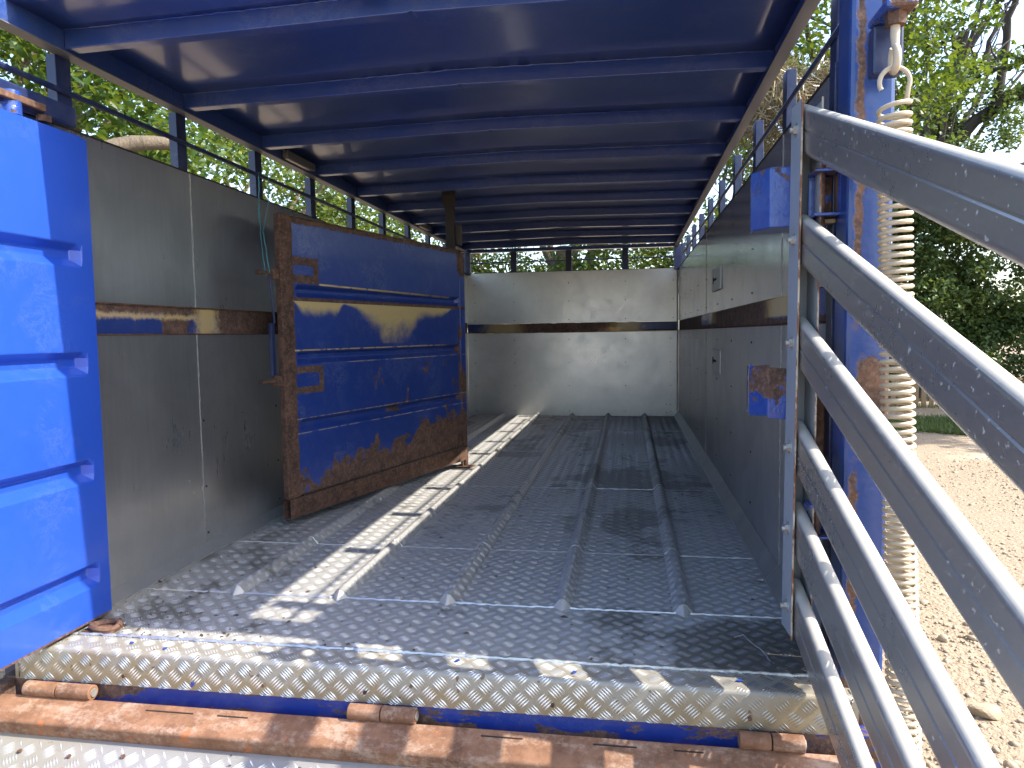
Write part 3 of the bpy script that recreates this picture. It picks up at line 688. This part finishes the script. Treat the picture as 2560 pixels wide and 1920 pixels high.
b = MB(); b.box((-1.9, 2.262, .018), (-1.8605, 2.286, 1.697)); b.build('edge_frame', DOOR_BLUE, door, bevel=.004)
b = MB(); b.box((-1.905, 1.03, .016), (-1.858, 2.26, .022)); b.build('bottom_lip', RUST, door)
b = MB(); b.box((-1.905, 1.03, 1.694), (-1.86, 2.26, 1.700)); b.build('top_lip', DOOR_BLUE, door)
b = MB(); b.box((-1.925, 1.03, .03), (-1.905, 2.26, 1.69)); b.build('back_sheet', DOOR_BLUE, door)

# ================================================================ DIVIDER GATE
gd = math.atan2(.96191, .27336)
gate = empty('divider_gate', (-1.748, 3.453, 0), 'worn blue and rusty steel divider gate with ribs standing half open inside the trailer', 'gate', rz=gd)
GL = 1.946
corrugated(lambda u, d, z: (u, .006 + d, z), .075, 1.872, .158, 1.622, [(.49, .565), (.855, .93), (1.21, 1.28)], .115, 1.868, .034, 'gate_panel', GATE_BLUE, gate, local=True)
MB().box((.075, .046, .158), (1.87, .05, 1.622)).build('back_sheet', GATE_BLUE, gate, local=True)
up = MB(); up.box((0, -.004, .155), (.086, .034, 1.632)); up.build('gate_post', RUST, gate, local=True, bevel=.006)
t_ = .005; up = MB()                                              # bottom tube, open at its near end
up.box((0.012, -.003, .048), (1.95, -.003 + t_, .152)); up.box((.012, .05 - t_, .048), (1.95, .05, .152)); up.box((.012, .002, .048), (1.95, .045, .053)); up.box((.012, .002, .147), (1.95, .045, .152)); up.box((.10, .002, .053), (.104, .045, .147))
up.build('bottom_tube', RUST, gate, local=True, bevel=.002)
MB().box((1.872, -.002, .155), (1.946, .05, 1.615)).build('gate_post', GATE_BLUE, gate, local=True, bevel=.006)
weld([(.11, -.004 + .003, .158), (1.88, -.001, .158)], gate, .005, 'weld_bead', DARK_STEEL).location = (0, 0, 0)
bpy.data.objects[-1] if False else None
box('top_strip', (.1, .0, 1.622), (1.946, .05, 1.630), RUST_DARK, gate, local=True)
for z in (1.325, .778):
    MB().tube([(.0, .03, z), (-.135, .03, z)], .012, 10).build('slide_bolt', RUST, gate, local=True, smooth=True)
    MB().box((-.035, .008, z - .028), (.0, .052, z + .028)).build('bolt_guide', RUST_DARK, gate, local=True, bevel=.004)
MB().tube([(-.045, .03, 1.315), (-.018, .035, 1.075)], .006, 6).build('link_rod', POST_BLUE, gate, local=True)
MB().box((-.048, .028, .80), (-.022, .05, 1.075)).build('link_bar', POST_BLUE, gate, local=True, bevel=.004)
# fix the weld (it was made in world axes)
wb = [c for c in gate.children if c.name.startswith('weld_bead')][0]
for v in wb.data.vertices: v.co += gate.location

# ================================================================ RAMP GATE (right)
rgx, rgy = .489, 2.15
rgate = empty('ramp_gate', (rgx, rgy, .1), 'aluminium ramp gate of six sloping planks bolted to a grey rusty upright', 'gate')
rot = math.atan2(.054, 1)
def chan(x0, x1, y0, y1, z0, z1):   # in upright axes
    pass
dY = Vector((-.054, 1, 0)).normalized(); dX = Vector((1, .054, 0)).normalized()
def up_pt(a, b, z): return Vector((rgx - .005 + (z - 1.57) * .008, rgy, 0)) + dX * a + dY * b + Vector((0, 0, z))
def obox(name, a0, a1, b0, b1, z0, z1, mat, parent, bevel=.0015, tilt=0):
    m = MB(); c = [up_pt(a, b, z) for z in (z0, z1) for a, b in ((a0, b0), (a1, b0), (a1, b1), (a0, b1))]
    m.add(c, [(0, 3, 2, 1), (4, 5, 6, 7), (0, 1, 5, 4), (1, 2, 6, 5), (2, 3, 7, 6), (3, 0, 4, 7)]); return m.build(name, mat, parent, bevel=bevel)
zt, zb = 1.645, .10
upr = obox('upright', -.004, 0, .004, .105, zb, zt, UPRIGHT, rgate)
obox('upright_flange', .050, .054, .004, .105, zb + .02, zt - .01, UPRIGHT, rgate)
obox('upright_web', 0, .050, .1, .105, zb + .02, zt - .01, UPRIGHT, rgate)
obox('upright_edge', -.0045, .0005, 0, .005, zb - .008, zt + .004, UP_EDGE, rgate, .001)
obox('upright_edge', .0495, .0545, 0, .005, zb + .02, zt, UP_EDGE, rgate, .001)
rdir = (Vector((.05013807, -.93021, -.3636))).normalized()
rside = dX; rup = rside.cross(-rdir).normalized()
bz = [1.569, 1.259, .963, .655, .413, .178]
H2, T2, TH = .065, .020, .017
sec = [(T2, -H2 + T2 + .004), (T2, H2 - TH - .004)]
for t in np.linspace(0, math.pi, 13): sec.append((T2 * math.cos(t) , H2 - TH + TH * math.sin(t)))
sec += [(-T2, H2 - TH - .004), (-T2, .008), (-T2 + .003, .0045), (-T2 + .003, .0015), (-T2, -.002), (-T2, -H2 + T2 + .004)]
for t in np.linspace(math.pi, 2 * math.pi, 9): sec.append((T2 * math.cos(t), -(H2 - T2) + T2 * math.sin(t)))
bz2 = []
for k, z in enumerate(bz):
    c = up_pt(.025, .05, z)
    st = c - rdir * .045
    m = MB(); m.prism([st + rside * a + rup * b for a, b in sec], rdir * 2.55)
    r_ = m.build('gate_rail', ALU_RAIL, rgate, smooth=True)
    at = r_.data.attributes.new('lit_top', 'FLOAT', 'FACE')
    for i_, p_ in enumerate(r_.data.polygons): at.data[i_].value = max(0.0, p_.normal.dot(Vector((0, 0, 1)))) * (1.0 if (Vector(p_.center) + rgate.location - st).dot(rup) > H2 - TH - .003 else 0.0)  # marks upward top faces for the painted sunlit cream
    bm = MB(); q = up_pt(-.004, .05, z); bm.tube([q, q - dX * .011], .0125, 6); bm.tube([q - dX * .011, q - dX * .019], .0075, 10); bm.tube([q, q - dX * .002], .019, 14)
    bm.build('bolt', BOLT, rgate)
# far plates (lugs) on the hinge side
for z in (1.452, 1.305, .50, .40): obox('hinge_lug', .056, .098, .012, .05, z - .005, z + .006, LUG, rgate, .002)
# distant ends joined by a second upright beyond the picture
e = rdir * 2.42
m = MB(); a = up_pt(-.004, .05, .12) + e; bb = up_pt(-.004, .05, 1.66) + e
m.prism([a, a + dX * .058, a + dX * .058 + dY * .1, a + dY * .1][::-1] if False else [a, a + dX * .058, a + dX * .058 + dY * .01, a + dY * .01], bb - a); m.build('end_upright', UPRIGHT, rgate)

# ================================================================ SPRING
spr = empty('coil_spring', (.69, 2.0, 1.65), 'long cream coil spring hanging beside the blue corner post', 'spring')
def spr_c(t):   # centre line, t in 0..1 from the top
    return Vector((.668 + .050 * t, 1.995 - .045 * t * t, 1.560 - 1.80 * t))
pts = []; turns = 88; rad = .0365
eye = spr_c(0)
for a in np.linspace(-2.5, 2.5, 22): pts.append(eye + Vector((.036 * math.cos(a + math.pi / 2) * -1 * -1, 0.0, .058 + .036 * math.sin(a + math.pi / 2))))
pts = [eye + Vector((-.036 * math.sin(a), 0, .062 + .036 * math.cos(a))) for a in np.linspace(2.1, -2.0, 20)]
for i in range(turns * 14):
    a = i / 14 * 2 * math.pi; t = i / (turns * 14)
    k = min(1, i / 10)
    pts.append(spr_c(t) + Vector((rad * k * math.cos(-a * 1 + .4), rad * k * math.sin(-a + .4), 0)) if i > 9 else spr_c(t) + Vector((rad * math.cos(-a + .4), rad * math.sin(-a + .4), .012 * (1 - i / 10))))
MB().tube(pts, .0060, 8).build('coil', SPRING, spr, smooth=True)
eb = [Vector((.668, 2.0, 1.765)), Vector((.668, 2.0, 1.735)), Vector((.668, 1.995, 1.712))] + [Vector((.668, 2.0 - .02 * math.sin(a), 1.680 + .030 * math.cos(a))) for a in np.linspace(.35, 5.9, 16)]
MB().tube(eb, [.0115, .011] + [.0095] * 17, 10).build('eye_bolt', SPRING, spr, smooth=True)
for ch in spr.children:
    for v in ch.data.vertices:
        w_ = v.co + spr.location - Vector((0, 0, 1)); w_ *= .965; v.co = w_ + Vector((0, 0, 1)) - spr.location

# ================================================================ TWINE
def strand(p, n=10, sag=.0, r=.0022):
    out = []
    for a, b in zip(p[:-1], p[1:]):
        a = Vector(a); b = Vector(b)
        for i in range(n): out.append(a.lerp(b, i / n) + Vector((random.gauss(0, .0012), random.gauss(0, .0012), 0)))
    out.append(Vector(p[-1])); return out
gx0 = Vector((-1.748, 3.453, 0)) + Vector((.27336, .96191, 0)) * -.06 + Vector((-.96, .27, 0)) * .03
tw = MB()
tw.tube(strand([(-1.955, 3.655, 1.885), (-1.935, 3.62, 1.80), (-1.93, 3.60, 1.70), (-1.87, 3.50, 1.50), (gx0.x, gx0.y - .02, 1.312)]), .0024, 5)
tw.tube(strand([(gx0.x, gx0.y - .02, 1.312), (gx0.x + .012, gx0.y, 1.33), (-1.86, 3.50, 1.55), (-1.925, 3.70, 1.73), (-1.945, 3.74, 1.885), (-1.97, 3.70, 1.892), (-1.955, 3.655, 1.885)]), .0022, 5)
tw.tube(strand([(-1.93, 3.60, 1.70), (-1.925, 3.585, 1.66), (-1.93, 3.60, 1.62)], 5), .0035, 5)
tag(tw.build('baler_twine', TWINE, None, smooth=True), 'turquoise baler twine looped from the slot bar down to the gate bolt', 'twine')

# ================================================================ GROUND
ZG = -.95
nx = 90
xs = np.concatenate([np.linspace(-250, -12, 12), np.linspace(-10, 16, 120), np.linspace(18, 250, 12)]); ysv = np.concatenate([np.linspace(-250, -8, 10), np.linspace(-6, 26, 150), np.linspace(28, 300, 12)])
X, Y = np.meshgrid(xs, ysv)
Zg = ZG + .018 * np.sin(X * .9 + 1.3 * np.sin(Y * .35)) + .012 * np.sin(Y * 1.7 + X * .6) + rng.normal(0, .004, X.shape)
V = np.stack([X, Y, Zg], -1).reshape(-1, 3); w = len(xs)
I, J = np.meshgrid(np.arange(w - 1), np.arange(len(ysv) - 1)); a = (J * w + I).ravel()
gm = np_mesh('ground', V, np.stack([a, a + 1, a + w + 1, a + w], 1), GRAVEL, kind='structure'); gm.data.shade_smooth()
def gz(x, y): return ZG + .018 * math.sin(x * .9 + 1.3 * math.sin(y * .35)) + .012 * math.sin(y * 1.7 + x * .6)
# loose stones
ico = np.array([(0, 0, 1), (.89, 0, .45), (.28, .85, .45), (-.72, .53, .45), (-.72, -.53, .45), (.28, -.85, .45), (.72, .53, -.45), (-.28, .85, -.45), (-.89, 0, -.45), (-.28, -.85, -.45), (.72, -.53, -.45), (0, 0, -1)])
icf = np.array([(0, 1, 2), (0, 2, 3), (0, 3, 4), (0, 4, 5), (0, 5, 1), (1, 6, 2), (2, 7, 3), (3, 8, 4), (4, 9, 5), (5, 10, 1), (2, 6, 7), (3, 7, 8), (4, 8, 9), (5, 9, 10), (1, 10, 6)])
N = 17000
d = rng.uniform(1.5, 13, N) ** 1.0; ang = rng.uniform(.28, .85, N)
sx = d * np.sin(ang) + .2; sy = d * np.cos(ang)
dens = np.sin(sx * 1.3 + 2 * np.sin(sy * .8)) + rng.normal(0, .8, N) > -.2; sx = sx[dens]; sy = sy[dens]; N = len(sx)
sz = rng.lognormal(-4.7, .5, N); V = ico[None] * rng.uniform(.6, 1.3, (N, 12, 1)) * sz[:, None, None] * rng.uniform(.6, 1.4, (N, 1, 3)); V[:, :, 2] *= .6
V += np.stack([sx, sy, np.array([gz(p, q) for p, q in zip(sx, sy)]) + sz * .12], -1)[:, None]
F = (np.arange(N)[:, None, None] * 12 + icf[None]).reshape(-1, 3)
so_ = np_mesh('loose_stones', V.reshape(-1, 3), F, STONE, kind='stuff'); tag(so_, 'pale loose stones scattered over the gravel yard', 'stones')
def rock(name, x, y, s, label, seed):
    r = np.random.default_rng(seed); bm_ = []
    import bmesh
    b = bmesh.new(); bmesh.ops.create_icosphere(b, subdivisions=3, radius=1)
    dirs = r.normal(size=(9, 3)); dirs /= np.linalg.norm(dirs, axis=1)[:, None]; lim = r.uniform(.55, .95, 9)
    for v in b.verts:
        for q, l in zip(dirs, lim):
            e_ = v.co.dot(Vector(q)) - l
            if e_ > 0: v.co -= Vector(q) * e_
        v.co.x *= s[0]; v.co.y *= s[1]; v.co.z *= s[2]
    me = bpy.data.meshes.new(name); b.to_mesh(me); b.free(); me.materials.append(STONE)
    o = bpy.data.objects.new(name, me); COL.objects.link(o); o.location = (x, y, gz(x, y) + s[2] * .4); return tag(o, label, 'rock')
rock('rock', 1.75, 3.78, (.085, .055, .045), 'fist-sized angular brown rock lying alone on the gravel beside the ramp', 3)
rock('rock', 1.42, 4.05, (.035, .025, .02), 'small pale pebble rock just left of the brown rock', 5)

# ---------------------------------------------------------------- vegetation
def leaf_cloud(name, centres, radii, n, size, mat, parent=None, flat=.5, seed=1, lobed=True, shell=.0, kind=None, stem=False):
    r = np.random.default_rng(seed)
    C_ = np.array(centres, float); Rr = np.array(radii, float); vol = Rr ** 2; pick = r.choice(len(C_), n, p=vol / vol.sum())
    dirv = r.normal(size=(n, 3)); dirv /= np.linalg.norm(dirv, axis=1)[:, None]
    rad = r.uniform(shell, 1, n) ** (1 / 2.2)
    pos = C_[pick] + dirv * (rad * Rr[pick])[:, None] * np.array([1, 1, .75])
    # leaf frame
    nrm = r.normal(size=(n, 3)); nrm[:, 2] = np.abs(nrm[:, 2]) + flat; nrm /= np.linalg.norm(nrm, axis=1)[:, None]
    t = r.normal(size=(n, 3)); t -= nrm * (t * nrm).sum(1)[:, None]; t /= np.linalg.norm(t, axis=1)[:, None]; b = np.cross(nrm, t)
    s = size * r.uniform(.6, 1.25, n)
    if stem: shp = [(-1.2, -.06, 0), (1.2, -.05, .2), (1.2, .05, .2), (-1.2, .06, 0)]; F = [(0, 1, 2, 3)]
    elif lobed: shp = [(-.5, 0, 0), (-.15, -.30, .08), (.12, -.2, .05), (.5, 0, -.04), (.15, .33, .08), (-.1, .2, .05)]; F = [(0, 1, 2, 3), (0, 3, 4, 5)]
    else: shp = [(-.5, 0, 0), (0, -.28, .06), (.5, 0, 0), (0, .28, .06)]; F = [(0, 1, 2, 3)]
    shp = np.array(shp); k = len(shp)
    V = pos[:, None] + (t[:, None] * shp[None, :, :1] + b[:, None] * shp[None, :, 1:2] + nrm[:, None] * shp[None, :, 2:3]) * s[:, None, None]
    F = (np.arange(n)[:, None, None] * k + np.array(F)[None]).reshape(-1, 4)
    tint = np.clip(r.normal(.42, .24, n) + (r.normal(size=len(C_)) * .12)[pick], 0, 1)
    return np_mesh(name, V.reshape(-1, 3), F, mat, parent, np.repeat(tint, len(F) // n), kind)
def clumps(c, R3, n, r0, r1, seed):
    r = np.random.default_rng(seed); d = r.normal(size=(n, 3)); d /= np.linalg.norm(d, axis=1)[:, None]
    rad = r.uniform(.25, 1, n) ** .5
    return (np.array(c) + d * rad[:, None] * np.array(R3)).tolist(), r.uniform(r0, r1, n).tolist()
def limb(m, a, b, r0, r1, bend=.12, seed=0, n=9, k=8):
    r = random.Random(seed); a = Vector(a); b = Vector(b); L = (b - a).length; pts = []; off = Vector((0, 0, 0))
    for i in range(n):
        t = i / (n - 1); off += Vector((r.gauss(0, 1), r.gauss(0, 1), r.gauss(0, .7))) * L * bend / n
        pts.append(a.lerp(b, t) + off * min(1, t * 2))
    m.tube(pts, [r0 + (r1 - r0) * i / (n - 1) for i in range(n)], k); return pts
def tree(name, base, h, cc, R3, ncl, nleaf, size, mat, bark, label, seed, trunk_r=.22, extra=(), lobed=True, cr=(.55, 1.1), nb=9, twigs=26, group=None):
    t = empty(name, base, label, 'tree', group); B = Vector(base); c, rr = clumps(cc, R3, ncl, cr[0], cr[1], seed)
    m = MB(); top = Vector((cc[0], cc[1], cc[2] - R3[2] * .25))
    limb(m, B, top, trunk_r, trunk_r * .55, .10, seed, 10, 10)
    r = random.Random(seed)
    order = sorted(range(ncl), key=lambda i: r.random())
    for q in order[:nb]:
        f = r.uniform(.35, .95); st = B.lerp(top, f); p = limb(m, st, c[q], trunk_r * .42, .03, .25, seed + q)
        for _ in range(max(1, twigs // nb)):
            s_ = p[r.randint(3, 7)]; e_ = Vector(c[r.randrange(ncl)]); e_ = s_.lerp(e_, min(1, 1.6 / max(.1, (e_ - s_).length)))
            limb(m, s_, e_, .035, .008, .3, r.randint(0, 9999), 6, 5)
    for a, b, r0, r1 in extra: limb(m, a, b, r0, r1, .16, seed + int(a[0] * 10), 12, 10)
    m.build('trunk', bark, t, smooth=True)
    lc = leaf_cloud('crown', (np.array(c) - np.array(base)).tolist(), rr, nleaf, size, mat, t, seed=seed, lobed=lobed)
    return t
# trees left of the trailer, seen through the slot
tree('oak_tree', (-9.0, 2.2, ZG), 7, (-8.6, 2.6, 5.0), (3.0, 3.2, 2.6), 46, 19000, .125, LEAF_OAK, BARK, 'leafy oak seen through the slot above the blue side door', 11, .3)
tree('oak_tree', (-10.0, 8.5, ZG), 7, (-8.2, 8.6, 4.0), (3.0, 3.4, 2.6), 50, 21000, .125, LEAF_OAK, BARK, 'oak whose thick pale limb crosses the slot behind the second and third posts', 12, .34,
     extra=[((-9.6, 8.4, 2.6), (-5.6, 5.4, 2.55), .20, .15), ((-5.6, 5.4, 2.55), (-4.4, 6.6, 2.9), .14, .06)])
tree('pale_tree', (-7.8, 14.2, ZG), 6, (-7.4, 14.0, 3.6), (2.8, 3.4, 2.6), 44, 17000, .12, LEAF_PALE, BARK, 'pale yellow-green tree seen through the slot above the divider gate', 13, .22)
tree('pale_tree', (-4.9, 19.0, ZG), 6, (-4.6, 18.6, 3.2), (2.4, 2.4, 2.4), 34, 12000, .13, LEAF_PALE, BARK, 'yellow-green tree behind the left end of the front slot', 14, .2)
tree('oak_tree', (-1.6, 20.0, ZG), 7, (-1.6, 19.5, 4.0), (2.6, 2.4, 3.0), 38, 14000, .14, LEAF_OAK, BARK, 'green oak with a dark trunk behind the middle of the front slot', 15, .34)
tree('oak_tree', (2.4, 21.0, ZG), 7, (2.2, 20.0, 4.4), (2.6, 2.4, 2.6), 30, 9500, .14, LEAF_OAK, BARK_D, 'open oak against the sky behind the right end of the front slot', 16, .3)
tree('oak_tree', (-13.5, 14, ZG), 8, (-13.5, 13, 5.0), (4, 5, 4), 40, 13000, .2, LEAF_OAK, BARK, 'large oak standing behind the pale tree on the left', 17, .35)
tree('oak_tree', (-14.5, 3.5, ZG), 8, (-14.5, 4.5, 5.5), (4, 5, 4), 40, 11000, .2, LEAF_OAK, BARK, 'large oak standing furthest back on the far left', 18, .35)
# right of the trailer
tree('ivy_tree', (4.1, 13.2, ZG), 8, (3.7, 13.6, 5.6), (2.1, 1.9, 2.4), 36, 10000, .12, LEAF_OAK, BARK_D, 'oak rising over the right slot of the trailer with bright new leaves', 21, .26)
sc4 = lambda p, k=1.4: (p[0] * k, p[1] * k, (p[2] - 1) * k + 1)
oak = tree('big_oak', (7.0, 23.0, ZG), 10, (8.7, 21.0, 9.2), (3.2, 3.0, 2.8), 36, 6500, .17, LEAF_OAK, BARK_D, 'spreading oak with dark crooked branches against the sky at the upper right', 22, .24, cr=(.35, .8), nb=16, twigs=70,
     extra=[(sc4(a), sc4(b), c * 1.4, d * 1.4) for a, b, c, d in [((5.0, 15.2, 3.6), (9.9, 15.0, 7.9), .15, .05), ((5.6, 15.0, 3.2), (10.6, 14.2, 5.4), .14, .05), ((6.8, 15.0, 5.1), (7.0, 14.6, 7.6), .09, .04), ((8.0, 14.8, 4.3), (10.2, 14.4, 4.5), .08, .02), ((7.2, 15, 5.2), (10.4, 14.6, 6.5), .07, .02), ((7.8, 14.9, 6.1), (11, 14.7, 9), .06, .02)]])
tree('oak_tree', (13.0, 14.5, ZG), 8, (12.9, 15.8, 5.6), (3.2, 3.8, 2.6), 44, 15000, .2, LEAF_OAK, BARK_D, 'oak at the right edge of the yard shading the grass verge', 25, .3)
# ivy mass on the trunk of the oak
c, rr = clumps(sc4((6.5, 15.0, 4.3)), (1.3, 1.0, 1.7), 20, .4, .8, 31)
iv = leaf_cloud('ivy', c, rr, 7000, .14, LEAF_DARK, None, seed=32); tag(iv, 'dark ivy clump hanging in the fork of the spreading oak', 'ivy')
# dry climber hanging behind the right slot
c, rr = clumps((2.35, 11.2, 4.0), (.55, .9, 1.3), 20, .3, .5, 41)
dv = leaf_cloud('dry_climber', c, rr, 7000, .11, LEAF_DRY, None, seed=42, flat=-.2, stem=True); tag(dv, 'tangle of dry brown climber stems behind the right slot', 'climber')
# hedge
hd = empty('hedge', (9.5, 20.2, ZG), 'tall dark evergreen hedge behind the wooden fence on the right', 'hedge')
c = []; rr = []
r_ = random.Random(5)
for i in range(260):
    x = r_.uniform(5.2, 16.0); z = r_.uniform(-.5, 4.6); c.append((x - 9.5, r_.uniform(.6, 2.2), z - ZG)); rr.append(r_.uniform(.4, .8))
leaf_cloud('foliage', c, rr, 95000, .14, LEAF_DARK, hd, seed=51, flat=.2)
for i in range(8):
    m = MB(); x = r_.uniform(6.2, 15.5); limb(m, (x, 20.2, ZG), (x + r_.uniform(-.8, .8), 20.2 + r_.uniform(-.5, .5), r_.uniform(1.2, 3.0)), .05, .015, .2, i, 7, 6); m.build('stem', BARK_D, hd)
# fence
fe = empty('slat_fence', (7.6, 18.9, ZG), 'low brown wooden fence of upright slats at the far side of the yard', 'fence')
s0 = box('slat', (5.0, 18.9, ZG - .02), (5.11, 18.93, ZG + .72), FENCE, fe, .004)
for i in range(1, 40): o = copy_at(s0, (i * .175, 0, random.uniform(-.02, .02)), fe)
for z in (.15, .55): box('fence_rail', (5.0, 18.932, ZG + z), (12.0, 18.97, ZG + z + .07), FENCE, fe)
# verge with grass
vg = MB(); ring = [(6.6 + 1.7 * math.cos(t) * (1 + .15 * math.sin(3 * t)), 15.2 + 1.1 * math.sin(t) * (1 + .1 * math.cos(4 * t)), ZG + .045) for t in np.linspace(0, 2 * math.pi, 40)[:-1]]
vg.add(ring, [tuple(range(len(ring)))]); vgo = vg.build('verge', SOIL); vgo['kind'] = 'structure'
N = 9000; r = np.random.default_rng(8)
th = r.uniform(0, 2 * math.pi, N); q = np.sqrt(r.uniform(0, 1.25, N)); gx_ = 6.6 + 1.7 * q * np.cos(th); gy_ = 15.2 + 1.15 * q * np.sin(th)
far = r.uniform(0, 1, N) < .12; gx_ = np.where(far, r.uniform(4.5, 14, N), gx_); gy_ = np.where(far, 18.75 + r.normal(0, .12, N), gy_)
hh = r.uniform(.05, .16, N); a_ = r.uniform(0, 6.28, N); lean = r.normal(0, .04, (N, 2)); w_ = .008
b0 = np.stack([gx_ - w_ * np.cos(a_), gy_ - w_ * np.sin(a_), np.full(N, ZG + .02)], 1); b1 = np.stack([gx_ + w_ * np.cos(a_), gy_ + w_ * np.sin(a_), np.full(N, ZG + .02)], 1)
tp = np.stack([gx_ + lean[:, 0], gy_ + lean[:, 1], ZG + .02 + hh], 1); V = np.stack([b0, b1, tp], 1).reshape(-1, 3)
go = np_mesh('grass', V, np.arange(3 * N).reshape(-1, 3), GRASS, None, r.uniform(0, 1, N), 'stuff'); tag(go, 'short green grass on the verge under the oak', 'grass')
# ---------------------------------------------------------------- small stuff on the trailer floor
N = 420; r = np.random.default_rng(77)
px = np.where(r.uniform(0, 1, N) < .45, XL + .04 + np.abs(r.normal(0, .35, N)), r.uniform(XL + .05, XR - .06, N)); py = 2.13 + 5.5 * r.uniform(0, 1, N) ** 1.9
ok = np.ones(N, bool)
for x in ribs: ok &= (np.abs(px - x) > .04) | (py < 2.5)
px = np.clip(px[ok], XL + .04, XR - .06); py = py[ok]; N = len(px)
sz = r.lognormal(-5.3, .45, N); an = r.uniform(0, 6.28, N); V = np.zeros((N, 5, 3))
for k_, (a_, b_, c_) in enumerate([(1.4, 0, 0), (0, .6, 0), (-1.4, 0, 0), (0, -.6, 0), (0, 0, .5)]):
    V[:, k_, 0] = px + sz * (a_ * np.cos(an) - b_ * np.sin(an)); V[:, k_, 1] = py + sz * (a_ * np.sin(an) + b_ * np.cos(an)); V[:, k_, 2] = .0028 + sz * c_
F = (np.arange(N)[:, None, None] * 5 + np.array([(0, 1, 4), (1, 2, 4), (2, 3, 4), (3, 0, 4)])[None]).reshape(-1, 3)
g = G('dark_debris'); DEB = g.fin(g.mix(g.noise(6, 2), (.02, .015, .01), (.12, .08, .04)), .9)
db = np_mesh('floor_debris', V.reshape(-1, 3), F, DEB, None, kind='stuff'); tag(db, 'dark crumbs of dirt and leaf bits scattered over the tread plate floor', 'debris')
g = G('blue_paint_flake'); FLK = g.fin((.03, .06, .3), .4)
for i, (x, y, z) in enumerate([(-1.62, 2.07, .004), (-1.36, 2.0015, -.088), (-.52, 2.08, .004), (-.16, 2.05, .004), (.31, 2.06, .004), (-1.48, 2.045, .003)]):
    a_ = random.uniform(0, 3); q = .011; up_ = y > 2.01
    pts_ = [(x + q * math.cos(a_ + t) * k_, y + (q * math.sin(a_ + t) * k_ if up_ else 0), z + (0 if up_ else q * math.sin(a_ + t) * k_)) for t, k_ in ((0, 1), (1.2, .6), (2.4, 1), (3.6, .5), (5, .8))]
    MB().prism(pts_, (0, 0 if up_ else -.0012, .0012 if up_ else 0)).build('paint_flake', FLK, body)
MB().tube([(-.82, 2.20, 2.085), (-.82, 2.20, 2.066), (-.82, 2.20, 2.055)], [.045, .04, .02], 16).build('roof_boss', RUST_DARK, body, smooth=True)
MB().tube(strand([(.34, 2.36, .004), (.37, 2.38, .005), (.385, 2.33, .004), (.41, 2.27, .004), (.42, 2.20, .004)], 4), .0022, 5).build('seam', WELD, body)
